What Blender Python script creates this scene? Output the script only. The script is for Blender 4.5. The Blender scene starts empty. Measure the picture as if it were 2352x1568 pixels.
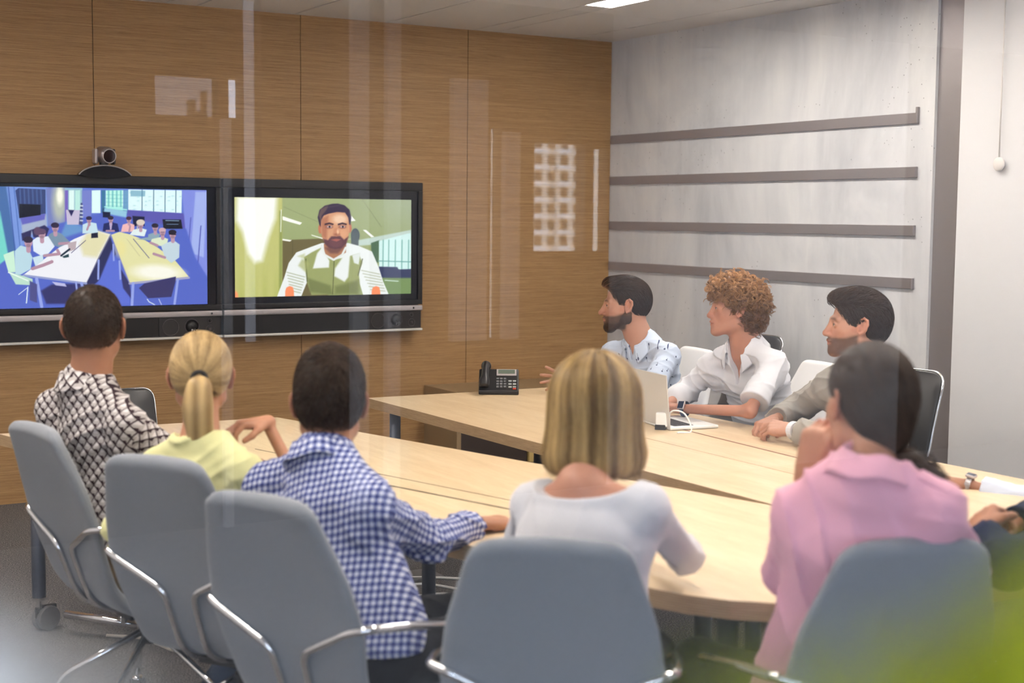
import bpy, math, random
import numpy as np
from mathutils import Matrix, Vector
random.seed(7); RNG = np.random.default_rng(11)
PI = math.pi
SC = bpy.context.scene
COL = SC.collection
f32 = np.float32

# ------------------------------------------------------------------ materials
def mat(name, col=(.8,.8,.8), rough=.5, metal=0., spec=.5, emit=None, estr=0., sheen=0., coat=0.):
    m = bpy.data.materials.new(name); m.use_nodes = True
    b = m.node_tree.nodes['Principled BSDF']
    b.inputs['Base Color'].default_value = (*col, 1)
    b.inputs['Roughness'].default_value = rough
    b.inputs['Metallic'].default_value = metal
    b.inputs['Specular IOR Level'].default_value = spec
    if sheen: b.inputs['Sheen Weight'].default_value = sheen
    if coat: b.inputs['Coat Weight'].default_value = coat
    if emit is not None:
        b.inputs['Emission Color'].default_value = (*emit, 1); b.inputs['Emission Strength'].default_value = estr
    return m
class NT:
    """small helper to write node trees in one line each"""
    def __init__(s, m):
        s.t = m.node_tree; s.b = s.t.nodes['Principled BSDF']
    def n(s, typ, **kw):
        nd = s.t.nodes.new(typ)
        for k, v in kw.items():
            if k.startswith('i_'):
                key = k[2:]; key = int(key) if key.isdigit() else key.replace('_', ' ')
                if hasattr(v, 'is_linked') or isinstance(v, bpy.types.NodeSocket): s.t.links.new(v, nd.inputs[key])
                else: nd.inputs[key].default_value = v
            else: setattr(nd, k, v)
        return nd
    def l(s, a, b): s.t.links.new(a, b)
    def obj(s): return s.n('ShaderNodeTexCoord').outputs['Object']
    def uv(s): return s.n('ShaderNodeTexCoord').outputs['UV']
    def mapping(s, src, scale=(1,1,1), rot=(0,0,0), loc=(0,0,0)):
        nd = s.n('ShaderNodeMapping'); s.l(src, nd.inputs['Vector'])
        nd.inputs['Scale'].default_value = scale; nd.inputs['Rotation'].default_value = rot; nd.inputs['Location'].default_value = loc
        return nd.outputs[0]
    def noise(s, src, scale=5, detail=3, rough=.5, dist=0.):
        nd = s.n('ShaderNodeTexNoise'); s.l(src, nd.inputs['Vector'])
        nd.inputs['Scale'].default_value = scale; nd.inputs['Detail'].default_value = detail
        nd.inputs['Roughness'].default_value = rough; nd.inputs['Distortion'].default_value = dist
        return nd.outputs['Fac']
    def ramp(s, src, stops):
        nd = s.n('ShaderNodeValToRGB'); s.l(src, nd.inputs[0]); e = nd.color_ramp.elements
        while len(e) > 1: e.remove(e[-1])
        e[0].position = stops[0][0]; e[0].color = (*stops[0][1], 1) if len(stops[0][1]) == 3 else stops[0][1]
        for p, c in stops[1:]:
            q = e.new(p); q.color = (*c, 1)
        return nd.outputs[0]
    def math(s, op, a, b=None, c=None, clamp=False):
        nd = s.n('ShaderNodeMath', operation=op); nd.use_clamp = clamp
        for i, v in enumerate((a, b, c)):
            if v is None: continue
            if isinstance(v, bpy.types.NodeSocket): s.l(v, nd.inputs[i])
            else: nd.inputs[i].default_value = v
        return nd.outputs[0]
    def mix(s, fac, a, b, blend='MIX'):
        nd = s.n('ShaderNodeMix', data_type='RGBA', blend_type=blend)
        for key, v in ((0, fac), (6, a), (7, b)):
            if isinstance(v, bpy.types.NodeSocket): s.l(v, nd.inputs[key])
            elif key == 0: nd.inputs[0].default_value = v
            else: nd.inputs[key].default_value = (*v, 1)
        return nd.outputs[2]
    def sep(s, src):
        nd = s.n('ShaderNodeSeparateXYZ'); s.l(src, nd.inputs[0]); return nd.outputs
    def bump(s, h, strength=.2, dist=.01):
        nd = s.n('ShaderNodeBump'); s.l(h, nd.inputs['Height'])
        nd.inputs['Strength'].default_value = strength; nd.inputs['Distance'].default_value = dist
        s.l(nd.outputs[0], s.b.inputs['Normal'])
    def color(s, c): s.l(c, s.b.inputs['Base Color'])
    def rough(s, c): s.l(c, s.b.inputs['Roughness'])

# ------------------------------------------------------------------ mesh helpers
def link(o, parent=None):
    COL.objects.link(o)
    if parent is not None: o.parent = parent
    return o
def tag(o, label=None, cat=None, group=None, kind=None):
    if label: o['label'] = label
    if cat: o['category'] = cat
    if group: o['group'] = group
    if kind: o['kind'] = kind
    return o
def empty(name, loc=(0,0,0), rz=0, label=None, cat=None, group=None):
    o = bpy.data.objects.new(name, None); o.location = loc; o.rotation_euler = (0,0,rz); o.empty_display_size = .1
    link(o); return tag(o, label, cat, group)
def structure(o): o['kind'] = 'structure'; return o
class MB:
    def __init__(s): s.v = []; s.f = []; s.n = 0; s.M = None
    def add(s, v, f):
        v = np.asarray(v, float).reshape(-1, 3)
        if s.M is not None:
            A = np.array(s.M); v = v @ A[:3,:3].T + A[:3,3]
        s.v.append(v); s.f += [tuple(int(i) + s.n for i in q) for q in f]; s.n += len(v); return s
    def box(s, x0, x1, y0, y1, z0, z1):
        v = [(x,y,z) for x in (x0,x1) for y in (y0,y1) for z in (z0,z1)]
        return s.add(v, [(0,1,3,2),(4,6,7,5),(0,4,5,1),(2,3,7,6),(0,2,6,4),(1,5,7,3)])
    def prism(s, poly, z0, z1):
        n = len(poly); v = [(p[0],p[1],z0) for p in poly] + [(p[0],p[1],z1) for p in poly]
        return s.add(v, [tuple(range(n))[::-1], tuple(range(n,2*n))] + [(i,(i+1)%n,n+(i+1)%n,n+i) for i in range(n)])
    def tube(s, path, r, n=10, caps=True, closed=False):
        P = np.array(path, float); m = len(P); r = np.broadcast_to(np.asarray(r, float), (m,))
        if closed: T = np.roll(P,-1,0) - np.roll(P,1,0)
        else: T = np.gradient(P, axis=0)
        T /= np.linalg.norm(T, axis=1)[:,None] + 1e-12
        u = np.cross(T[0], (0,0,1)); 
        if np.linalg.norm(u) < .1: u = np.cross(T[0], (1,0,0))
        u /= np.linalg.norm(u); V = []
        a = np.arange(n) * 2*PI/n
        for i in range(m):
            u = u - T[i]*np.dot(u,T[i]); u /= np.linalg.norm(u); w = np.cross(T[i], u)
            V.append(P[i] + r[i]*(np.cos(a)[:,None]*u + np.sin(a)[:,None]*w))
        V = np.concatenate(V); F = []
        for i in range(m if closed else m-1):
            j = (i+1) % m
            F += [(i*n+k, i*n+(k+1)%n, j*n+(k+1)%n, j*n+k) for k in range(n)]
        if caps and not closed: F += [tuple(range(n))[::-1], tuple(range((m-1)*n, m*n))]
        return s.add(V, F)
    def lathe(s, prof, n=24, axis=2, c=(0,0,0)):
        a = np.arange(n)*2*PI/n; V = []
        for r, h in prof:
            p = np.stack([r*np.cos(a), r*np.sin(a), np.full(n, h)], 1)
            if axis == 1: p = p[:, [0,2,1]] * (1,-1,1)
            if axis == 0: p = p[:, [2,0,1]]
            V.append(p + np.array(c))
        m = len(prof); F = []
        for i in range(m-1): F += [(i*n+k, i*n+(k+1)%n, (i+1)*n+(k+1)%n, (i+1)*n+k) for k in range(n)]
        F += [tuple(range(n))[::-1], tuple(range((m-1)*n, m*n))]
        return s.add(np.concatenate(V), F)
    def cyl(s, a, b, r, n=16): return s.tube([a, b], r, n)
    def ball(s, c, r, n=12):
        r = np.broadcast_to(np.asarray(r, float), (3,))
        V = []; F = []
        for i in range(1, n):
            t = PI*i/n
            for k in range(2*n):
                p = PI*k/n; V.append((c[0]+r[0]*math.sin(t)*math.cos(p), c[1]+r[1]*math.sin(t)*math.sin(p), c[2]+r[2]*math.cos(t)))
        m = 2*n
        for i in range(n-2): F += [(i*m+k, (i+1)*m+k, (i+1)*m+(k+1)%m, i*m+(k+1)%m) for k in range(m)]
        F += [tuple(range(m)), tuple(range((n-2)*m, (n-1)*m))[::-1]]
        return s.add(V, F)
    def grid(s, P):
        h, w = P.shape[:2]; i = np.arange((h-1)*(w-1)); r = i//(w-1); c = i % (w-1); q = r*w+c
        return s.add(P.reshape(-1,3), np.stack([q, q+1, q+w+1, q+w], 1))
    def build(s, name, m, parent=None, smooth=False, bevel=0, seg=2, loc=None, angle=None):
        me = bpy.data.meshes.new(name); me.from_pydata(np.concatenate(s.v), [], s.f); me.update()
        if m: me.materials.append(m)
        if smooth: me.shade_smooth()
        o = bpy.data.objects.new(name, me)
        if loc is not None: o.location = loc
        if bevel:
            b = o.modifiers.new('bevel', 'BEVEL'); b.width = bevel; b.segments = seg; b.limit_method = 'ANGLE'; b.angle_limit = math.radians(40)
            if not smooth:
                me.shade_smooth(); wn = o.modifiers.new('wn', 'WEIGHTED_NORMAL'); wn.keep_sharp = True
        return link(o, parent)
def box(name, m, x0, x1, y0, y1, z0, z1, parent=None, bevel=0): return MB().box(x0,x1,y0,y1,z0,z1).build(name, m, parent, bevel=bevel)
def arc(c, r, a0, a1, n, z=0): return [(c[0]+r*math.cos(a0+(a1-a0)*i/n), c[1]+r*math.sin(a0+(a1-a0)*i/n)) for i in range(n+1)]
def smoothpath(pts, n=8):
    P = np.array(pts, float); out = []
    for i in range(len(P)-1):
        p0 = P[max(i-1,0)]; p1 = P[i]; p2 = P[i+1]; p3 = P[min(i+2,len(P)-1)]
        for k in range(n):
            t = k/n; out.append(.5*((2*p1)+(-p0+p2)*t+(2*p0-5*p1+4*p2-p3)*t*t+(-p0+3*p1-3*p2+p3)*t**3))
    out.append(P[-1]); return np.array(out)
def fillet(pts, r, n=5):
    P = [np.array(p, float) for p in pts]; out = [P[0]]
    for i in range(1, len(P)-1):
        a = P[i-1]-P[i]; b = P[i+1]-P[i]; la = np.linalg.norm(a); lb = np.linalg.norm(b); q = min(r, la*.45, lb*.45)
        A = P[i]+a/la*q; B = P[i]+b/lb*q
        for k in range(n+1):
            t = k/n; out.append((1-t)**2*A + 2*t*(1-t)*P[i] + t*t*B)
    out.append(P[-1]); return np.array(out)

# ------------------------------------------------------------------ camera (48 mm look, slight down tilt)
CAMR = Matrix(((0.8570, 0.0368, -0.5140), (-0.5153, 0.0800, -0.8533), (0.0097, 0.9961, 0.0876)))
cam_d = bpy.data.cameras.new('camera'); cam = bpy.data.objects.new('camera', cam_d); link(cam)
cam_d.sensor_width = 36; cam_d.sensor_fit = 'HORIZONTAL'; cam_d.lens = 3254.5/2352*36; cam_d.clip_start = .02; cam_d.clip_end = 200
Q = CAMR.to_quaternion(); cam.rotation_mode = 'QUATERNION'; cam.rotation_quaternion = Q; cam.location = (0,0,1.62)
cam_d.dof.use_dof = True; cam_d.dof.focus_distance = 6.6; cam_d.dof.aperture_fstop = 2.7
SC.camera = cam

# ------------------------------------------------------------------ setting materials
M = {}
def m_wood_wall():
    m = mat('oak_panel', rough=.45, spec=.35); t = NT(m); o = t.obj()
    base = t.noise(t.mapping(o, (.7, 1, 55)), 3, 6, .65)
    fine = t.noise(t.mapping(o, (3.5, 1, 330)), 2.4, 4, .7)
    c = t.ramp(base, [(.25,(.34,.185,.075)), (.5,(.43,.25,.11)), (.75,(.53,.325,.155))])
    c2 = t.ramp(fine, [(.38,(.30,.19,.10)), (.50,(1,1,1))])
    t.color(t.mix(.5, c, c2, 'MULTIPLY'))
    t.bump(fine, .12, .002); return m
def m_concrete():
    m = mat('concrete', rough=.6, spec=.4); t = NT(m); o = t.obj()
    a = t.noise(t.mapping(o, (1,1,.5)), 1.3, 7, .62, .8); v = t.noise(t.mapping(o, (1,7,.5)), 2.2, 4, .6)
    c = t.ramp(a, [(.30,(.42,.43,.47)), (.5,(.62,.62,.65)), (.68,(.80,.79,.79))])
    c = t.mix(.18, c, t.ramp(v, [(.3,(.5,.5,.52)), (.7,(.8,.79,.77))]), 'MIX')
    vo = t.n('ShaderNodeTexVoronoi'); t.l(o, vo.inputs['Vector']); vo.inputs['Scale'].default_value = 26
    pit = t.math('LESS_THAN', vo.outputs['Distance'], .10); dens = t.math('GREATER_THAN', t.noise(o, 1.7, 2), .55)
    k = t.math('MULTIPLY', t.math('MULTIPLY', pit, dens), .7)
    t.color(t.mix(k, c, (.2,.2,.22))); t.bump(a, .1, .01); return m
def m_carpet():
    m = mat('carpet', rough=.95, spec=.1); t = NT(m); o = t.obj()
    a = t.noise(o, 170, 2, .7); b = t.noise(o, 420, 2, .6)
    c = t.ramp(a, [(.33,(.028,.027,.030)), (.5,(.115,.108,.112)), (.68,(.46,.42,.39))])
    t.color(t.mix(.3, c, t.ramp(b, [(.3,(.03,.03,.035)),(.7,(.3,.28,.26))]))); t.bump(a, .5, .006); return m
def m_birch(name='birch_top', dark=False):
    m = mat(name, rough=.38, spec=.4, coat=.15); t = NT(m); o = t.obj()
    a = t.noise(t.mapping(o, (7, 1.1, 7)), 2.2, 5, .6, .6); b = t.noise(t.mapping(o, (60, 4, 60)), 2, 3, .6)
    c = t.ramp(a, [(.25,(.66,.47,.28)), (.55,(.76,.58,.37)), (.8,(.82,.66,.46))])
    t.color(t.mix(.25, c, t.ramp(b, [(.3,(.52,.36,.2)),(.7,(.84,.68,.48))]))); return m
def m_ply():
    m = mat('plywood_edge', rough=.5); t = NT(m); z = t.sep(t.obj())[2]
    w = t.math('FRACT', t.math('MULTIPLY', z, 160)); n = t.noise(t.mapping(t.obj(), (5,5,120)), 3, 3)
    c = t.ramp(w, [(0,(.30,.19,.10)), (.45,(.36,.23,.12)), (.5,(.52,.36,.21)), (1,(.50,.34,.19))])
    t.color(t.mix(.4, c, t.ramp(n, [(.3,(.26,.16,.08)),(.7,(.56,.40,.24))]))); return m
def m_ceiling():
    m = mat('ceiling_panel', (.80,.77,.74), .8, spec=.2); t = NT(m); x = t.sep(t.obj())[0]
    return m
def m_fabric(name, c0, c1, scale=900, rough=.9, sheen=.3):
    m = mat(name, c0, rough, spec=.15, sheen=sheen); t = NT(m); o = t.obj(); a = t.noise(o, scale, 2, .6)
    t.color(t.ramp(a, [(.3,c0),(.7,c1)])); t.bump(a, .25, .0015); return m
M['wood'] = m_wood_wall(); M['conc'] = m_concrete(); M['carpet'] = m_carpet(); M['birch'] = m_birch(); M['ply'] = m_ply(); M['ceil'] = m_ceiling()
M['seam'] = mat('dark_gap', (.03,.025,.02), .8)
M['chrome'] = mat('chrome', (.75,.76,.79), .09, 1.)
M['steel'] = mat('brushed_steel', (.33,.30,.31), .42, .55)
M['legpaint'] = mat('leg_paint', (.085,.095,.125), .4, .4)
M['black'] = mat('black_plastic', (.012,.011,.013), .32)
M['matblack'] = mat('matt_black', (.02,.018,.018), .7)
M['silver'] = mat('silver_trim', (.52,.48,.49), .38, .6)
M['chairgrey'] = m_fabric('grey_upholstery', (.195,.205,.235), (.275,.29,.325), 700)
M['chairwhite'] = m_fabric('white_upholstery', (.80,.79,.80), (.86,.85,.86), 500)
M['leather'] = mat('black_leather', (.03,.03,.034), .32, spec=.6)
M['white'] = mat('white_paint', (.74,.73,.75), .6)
M['whiteplastic'] = mat('white_plastic', (.85,.85,.84), .35)
M['rubber'] = mat('grey_rubber', (.12,.11,.11), .6)

# ------------------------------------------------------------------ the room
YA, XB, ZC, XL, GY = 8.106, 5.66, 2.82, -.7, 1.0
structure(box('floor', M['carpet'], XL, XB+.3, GY, YA+.2, -.1, 0))
def wall_panels():
    mb = MB(); xs = [XL-.1, .95, 2.126, 3.371, 4.53, XB+.25]
    for a, b in zip(xs, xs[1:]): mb.box(a+.0022, b-.0022, YA, YA+.06, 0, ZC)
    o = structure(mb.build('wall_back', M['wood'])); 
    MB().box(XL-.1, XB+.25, YA+.06, YA+.1, 0, ZC+.1).build('seam_backing', M['seam'], o); return o
wall_panels()
structure(box('wall_right', M['conc'], XB, XB+.2, 5.2, YA, 0, ZC))
structure(box('trim_1', M['steel'], XB+.02, XB+.16, 5.03, 5.2, 0, ZC))
wp = structure(box('wall_right_panel', M['white'], XB, XB+.16, GY, 5.03, 0, ZC))
structure(box('wall_left', M['white'], XL-.15, XL, GY-.0, YA, 0, ZC))
def ceiling():
    mb = MB(); xs = [XL-.15, .065, .685, 1.305, 1.925, 2.545, 2.725, 3.325, 3.95, 4.565, 4.735, 5.335, XB+.3]
    lights = {2: (1.925,2.545)}
    holes = {(4.565,4.735): [(4.4, 6.8), (1.3,3.7)], (2.545,2.725): [(1.6,4.0)]}
    for a, b in zip(xs, xs[1:]):
        segs = [(GY-.0, YA+.1)]
        for (h0,h1), hs in holes.items():
            if abs(h0-a) < .01:
                segs = []; y = GY
                for y0, y1 in sorted(hs): segs.append((y, y0)); y = y1
                segs.append((y, YA+.1))
        for y0, y1 in segs: mb.box(a+.006, b-.006, y0, y1, ZC, ZC+.03)
    o = structure(mb.build('ceiling', M['ceil'])); MB().box(XL-.15, XB+.3, GY, YA+.1, ZC+.1, ZC+.14).build('seam_backing', M['seam'], o)
ceiling()
# ------------------------------------------------------------------ ceiling lights (recessed linear lamps, some unseen ones added for more light)
lamp_m = mat('lamp_diffuser', (1,1,1), .5, emit=(1.0,.93,.84), estr=26.0)
def ceiling_lights():
    i = 0
    for x0, x1, y0, y1, lab in [(4.568,4.732,4.4,6.8,'long recessed ceiling lamp near the concrete wall, its end in view'),
                           (4.568,4.732,1.3,3.7,'long recessed ceiling lamp added past the frame above the grey blazer side for more light'),
                           (2.548,2.722,1.6,4.0,'long recessed ceiling lamp above the checked shirt side of the table'),
                           (2.548,2.722,4.9,7.0,'long recessed ceiling lamp in front of the two screens'),
                           (.50,.67,2.2,6.6,'long recessed ceiling lamp added behind the leftmost chair for more light')]:
        e = empty('ceiling_light', ((x0+x1)/2,(y0+y1)/2,ZC), 0, lab, 'ceiling light', 'recessed linear ceiling lamps')
        a, b = (x1-x0)/2, (y1-y0)/2
        MB().box(-a,a,-b,b,.012 if x0>1 else -.008,.02 if x0>1 else -.001).build('diffuser', lamp_m, e)
        MB().box(-a,a,-b,b,.026 if x0>1 else -.0009,.034 if x0>1 else -.0001).build('housing', M['white'], e)
ceiling_lights()

# ------------------------------------------------------------------ metal rails on the concrete wall
for z0, lab in ((2.126,'topmost of the four metal rails on the concrete wall, end bracket raised'),(1.846,'second metal rail from the top of the concrete wall'),
                (1.540,'third metal rail from the top of the concrete wall'),(1.262,'lowest of the four metal rails, behind the curly head')):
    mb = MB().box(-.014,0,-1.39,1.39,0,.056)
    mb.box(-.020,0,-1.40,-1.388,(.0),.056 if z0 < 2.1 else .085)
    o = mb.build('wall_rail', M['steel'], None, bevel=.002, loc=(XB, 5.31+1.39, z0)); tag(o, lab, 'rail', 'metal rails on the concrete wall')

# ------------------------------------------------------------------ roller blind cord on the white panel
e = empty('pull_cord', (XB, 4.76, 1.9), 0, 'thin pull cord with a round knob hanging on the white wall panel', 'cord')
MB().cyl((-.02,0,.92),(-.02,0,.02),.0035,8).build('cord', mat('cord_pale', (.74,.70,.68), .6), e, smooth=True)
MB().ball((-.02,0,0),(.012,.035,.035),10).build('knob', mat('knob_pale', (.74,.69,.67), .6), e, smooth=True)

# ------------------------------------------------------------------ conference tables
TT = .74
def tabletop(name, poly, parent, z0=TT-.045, z1=TT):
    mb = MB().prism(poly, z0, z1); o = mb.build(name, M['birch'], parent)
    o.data.materials.append(M['ply'])
    for p in o.data.polygons: p.material_index = 1 if abs(p.normal.z) < .5 else 0
    return o
def strip(name, a, b, w, m, parent, z=TT):
    a = np.array(a); b = np.array(b); d = (b-a)/np.linalg.norm(b-a); n = np.array((-d[1], d[0]))*w/2
    return MB().prism([a-n, b-n, b+n, a+n], z-.001, z+.0008).build(name, m, parent)
def table_leg(x, y, parent, rot=0, castor=True):
    h = TT-.045
    l = MB().lathe([(.0245,.135),(.0265,.14),(.0265,h)], 20, c=(x,y,0)).build('leg', M['legpaint'], parent, smooth=False, angle=1)
    l.data.shade_smooth(); 
    MB().lathe([(.028,.125),(.028,.137)], 20, c=(x,y,0)).lathe([(.012,.09),(.012,.126)], 12, c=(x,y,0)).build('leg_collar', M['chrome'], l)
    c, s = math.cos(rot), math.sin(rot); cx, cy = x+.03*c, y+.03*s
    w = MB()
    for k in (-1,1):
        w.lathe([(.022,-.011),(.046,-.011),(.049,-.006),(.049,.006),(.046,.011),(.022,.011)], 24, axis=1, c=(0,0,0))
        w.v[-1] = w.v[-1] + np.array((0,k*.017,0))
    A = np.concatenate(w.v); A = np.stack([A[:,0]*c - A[:,1]*s + cx, A[:,0]*s + A[:,1]*c + cy, A[:,2]+.0495], 1); w.v = [A]
    w.build('castor_wheel', M['rubber'], l)
    h2 = MB().box(-.045,.045,-.010,.010,.05,.098); A = np.concatenate(h2.v); h2.v = [np.stack([A[:,0]*c-A[:,1]*s+cx, A[:,0]*s+A[:,1]*c+cy, A[:,2]],1)]
    h2.build('castor_fork', M['matblack'], l, bevel=.005)
S1 = (2.925,3.285)
polyL = [(1.132,5.84),(1.30,5.20),(1.985,2.74),(2.005,2.66),(2.04,2.575),(2.10,2.49),(2.19,2.41),(2.31,2.35),(2.45,2.32),(2.62,2.303),(2.78,2.297),(2.917,2.295),(2.917,3.30),(2.286,5.775)]
polyR = [(2.932,3.285),(2.932,2.295),(3.08,2.30),(3.24,2.32),(3.40,2.355),(3.55,2.41),(3.69,2.495),(3.81,2.61),(3.90,2.76),(3.955,2.94),(3.985,3.14),(3.99,3.35),(3.99,6.16),(2.915,6.195)]
tL = empty('conference_table', (2.0,4.3,0), 0, 'birch topped conference table on the left, from the dark chair to the rounded near end', 'table', 'two birch conference tables set in a V')
tR = empty('conference_table', (3.4,4.3,0), 0, 'birch topped conference table on the right, with the laptop and the phone on it', 'table', 'two birch conference tables set in a V')
def rel(poly, e): return [(p[0]-e.location.x, p[1]-e.location.y) for p in poly]
tabletop('tabletop', rel(polyL[::-1], tL), tL); tabletop('tabletop', rel(polyR, tR), tR)
R2 = lambda p, e: (p[0]-e.location.x, p[1]-e.location.y)
strip('cable_slot', R2((1.70,5.22),tL), R2((2.215,3.49),tL), .009, M['seam'], tL)
strip('panel_joint', R2((1.90,5.02),tL), R2((2.30,3.54),tL), .003, M['seam'], tL)
strip('panel_joint', R2((1.72,2.98+.8),tL), R2((2.92,3.29),tL), .0025, M['ply'], tL) if False else None
strip('cable_slot', R2((3.672,4.97),tR), R2((3.585,3.78),tR), .009, mat('slot_brown', (.20,.07,.03), .7), tR)
strip('panel_joint', R2((3.375,4.6),tR), R2((3.348,3.5),tR), .003, M['ply'], tR)
for x, y in ((1.215,5.55),(2.22,5.62),(1.58,4.42),(2.45,4.66),(2.60,3.21),(2.2,2.62)): table_leg(*R2((x,y),tL), tL, .4)
for x, y in ((3.01,6.08),(3.88,6.05),(3.03,4.80),(3.86,4.8),(3.01,3.46),(3.80,3.0)): table_leg(*R2((x,y),tR), tR, 2.2)
MB().cyl(R2((1.29,5.44),tL)+(.085,), R2((1.50,5.20),tL)+(.075,), .016).build('foot_bar', M['chrome'], tL, smooth=True)
MB().cyl(R2((1.46,5.24),tL)+(.08,), R2((1.46,5.24),tL)+(TT-.045,), .016).build('foot_post', M['chrome'], tL, smooth=True)

# ------------------------------------------------------------------ office chairs
def shell_grid(prof, wid, t, corner, n_s=64, n_c=28, concave=.02):
    P = smoothpath(prof, 10); L = np.r_[0, np.cumsum(np.linalg.norm(np.diff(P,axis=0),axis=1))]
    S = L[-1]*(.5-.5*np.cos(np.linspace(0,PI,n_s))); y = np.interp(S, L, P[:,0]); z = np.interp(S, L, P[:,1])
    W0 = np.interp(np.linspace(0,1,len(L)), np.linspace(0,1,len(wid)), wid); W = np.interp(S, L, W0)
    T = np.stack([np.gradient(y), np.gradient(z)],1); T /= np.linalg.norm(T,axis=1)[:,None]; N = np.stack([-T[:,1], T[:,0]],1)
    a = np.linspace(0,2*PI,n_c,endpoint=False); G = []
    for i in range(n_s):
        ds = min(S[i], L[-1]-S[i]); hw = W[i]/2
        if ds < corner: hw = hw - corner + math.sqrt(max(corner**2-(corner-ds)**2,0))
        tt = t/2*min(1, math.sqrt(max(1e-4, 1-(1-min(ds/(t/2),1))**2))) if ds < t/2 else t/2
        ca, sa = np.cos(a), np.sin(a); x = np.sign(ca)*np.abs(ca)**.35*hw; h = np.sign(sa)*np.abs(sa)**.9*tt
        back = max(0, min(1, (z[i]-.48)/.15)); off = h + (x/(W[i]/2+1e-6))**2*concave*(.35+.65*back)
        G.append(np.stack([x, y[i]+N[i,0]*off, z[i]+N[i,1]*off],1))
    return np.array(G)
def make_chair(fab, chrome):
    """task chair: one upholstered seat-and-back shell, two bent tubes on its back that turn into arms, five tubular feet"""
    prof = [(.25,.455),(.16,.445),(.04,.432),(-.07,.430),(-.15,.445),(-.205,.50),(-.235,.585),(-.265,.70),(-.30,.82),(-.335,.92),(-.365,1.0)]
    wid = [.42,.46,.47,.46,.43,.40,.42,.46,.425,.36,.30]
    G = shell_grid(prof, wid, .050, .036); n = G.shape[1]; G2 = np.concatenate([G, G[:, :1]], 1)
    mb = MB().grid(G2); mb.add(G[0], [tuple(range(n))[::-1]]); mb.add(G[-1], [tuple(range(n))])
    parts = [('seat_shell', mb, fab, True)]
    for s in (-1,1):
        p = fillet([(s*.035,.02,.395),(s*.038,-.12,.398),(s*.042,-.215,.44),(s*.046,-.262,.56),(s*.05,-.286,.625),(s*.205,-.305,.705),(s*.248,-.285,.714),(s*.256,-.14,.690),(s*.256,.10,.635),(s*.232,.14,.605)], .045, 6)
        parts.append(('arm_tube', MB().tube(p, .0105, 12), chrome, True))
    parts.append(('mechanism', MB().box(-.075,.075,-.11,.09,.375,.412), M['matblack'], False))
    parts.append(('column', MB().lathe([(.020,.27),(.020,.36),(.026,.36),(.026,.385)],16).lathe([(.030,.275),(.030,.325),(.02,.335)],16), M['matblack'], False))
    for k in range(5):
        a = 2*PI*k/5+.3; d = np.array((math.cos(a), math.sin(a), 0))
        p = fillet([d*.02+np.array((0,0,.312)), d*.28+np.array((0,0,.165)), d*.31+np.array((0,0,.075))], .05, 6)
        parts.append(('foot', MB().tube(p, .0115, 10), chrome, True))
        c = d*.31; q = np.array((-math.sin(a), math.cos(a), 0)); w = MB()
        for s in (-1,1): w.tube([c+q*(s*.008)+(0,0,.029), c+q*(s*.024)+(0,0,.029)], .028, 20)
        w.tube([c+q*.026+(0,0,.029), c-q*.026+(0,0,.029)], .008, 10)
        parts.append(('castor', w, M['rubber'] if k else M['rubber'], False))
        parts.append(('castor_hood', MB().tube([c+(0,0,.066),c+(0,0,.054)], [.015,.024], 14), chrome, True))
    return parts
def place_parts(parts, name, x, y, rz, lab, cat, group, cache):
    e = empty(name, (x,y,0), rz, lab, cat, group); last = None
    if not cache:
        for nm, mb, m, sm in parts:
            o = mb.build(nm, m, None, smooth=sm); cache.append(o); COL.objects.unlink(o)
    for o in cache:
        c = o.copy(); COL.objects.link(c)
        if o.name.startswith('castor_hood'): c.parent = last
        else: c.parent = e
        if o.name.startswith('castor') and not o.name.startswith('castor_hood'): last = c
    return e
def face(dx, dy): return math.atan2(dy, dx) - PI/2
GC, WC, LC = [], [], []
chairs = [((.9345,4.266),(.98,.19),'leftmost grey office chair, holding the person in the geometric print shirt'),
          ((1.077,3.551),(.84,.54),'grey office chair holding the person in the yellow top'),
          ((1.131,2.953),(.90,.43),'grey office chair holding the person in the blue checked shirt'),
          ((1.463,2.276),(.60,.80),'grey office chair in the middle, holding the person in the white boat neck top'),
          ((2.086,1.934),(.30,.954),'rightmost grey office chair, holding the person in the pink blouse')]
gparts = make_chair(M['chairgrey'], M['chrome'])
for (tx,ty),(fx,fy),lab in chairs:
    n = math.hypot(fx,fy); fx/=n; fy/=n
    place_parts(gparts, 'office_chair', tx+fx*.365, ty+fy*.365, face(fx,fy), lab, 'chair', 'grey office chairs seen from behind', GC)
wparts = make_chair(M['chairwhite'], M['chrome'])
for x, y, f, lab in ((4.27,5.86,(-1,.1),'white office chair holding the person in the shirt with dark motifs'),(4.36,5.02,(-1,.1),'white office chair holding the person in the white shirt behind the laptop'),
                     (3.95,2.05,(-.62,.78),'white office chair of the person in the navy jacket'),(4.62,2.60,(-1,.15),'white office chair of the person with the wrist watch and pale sleeve')):
    place_parts(wparts, 'office_chair', x, y, face(*f), lab, 'chair', 'white office chairs along the right table', WC).scale = (1,1,.95)
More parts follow.
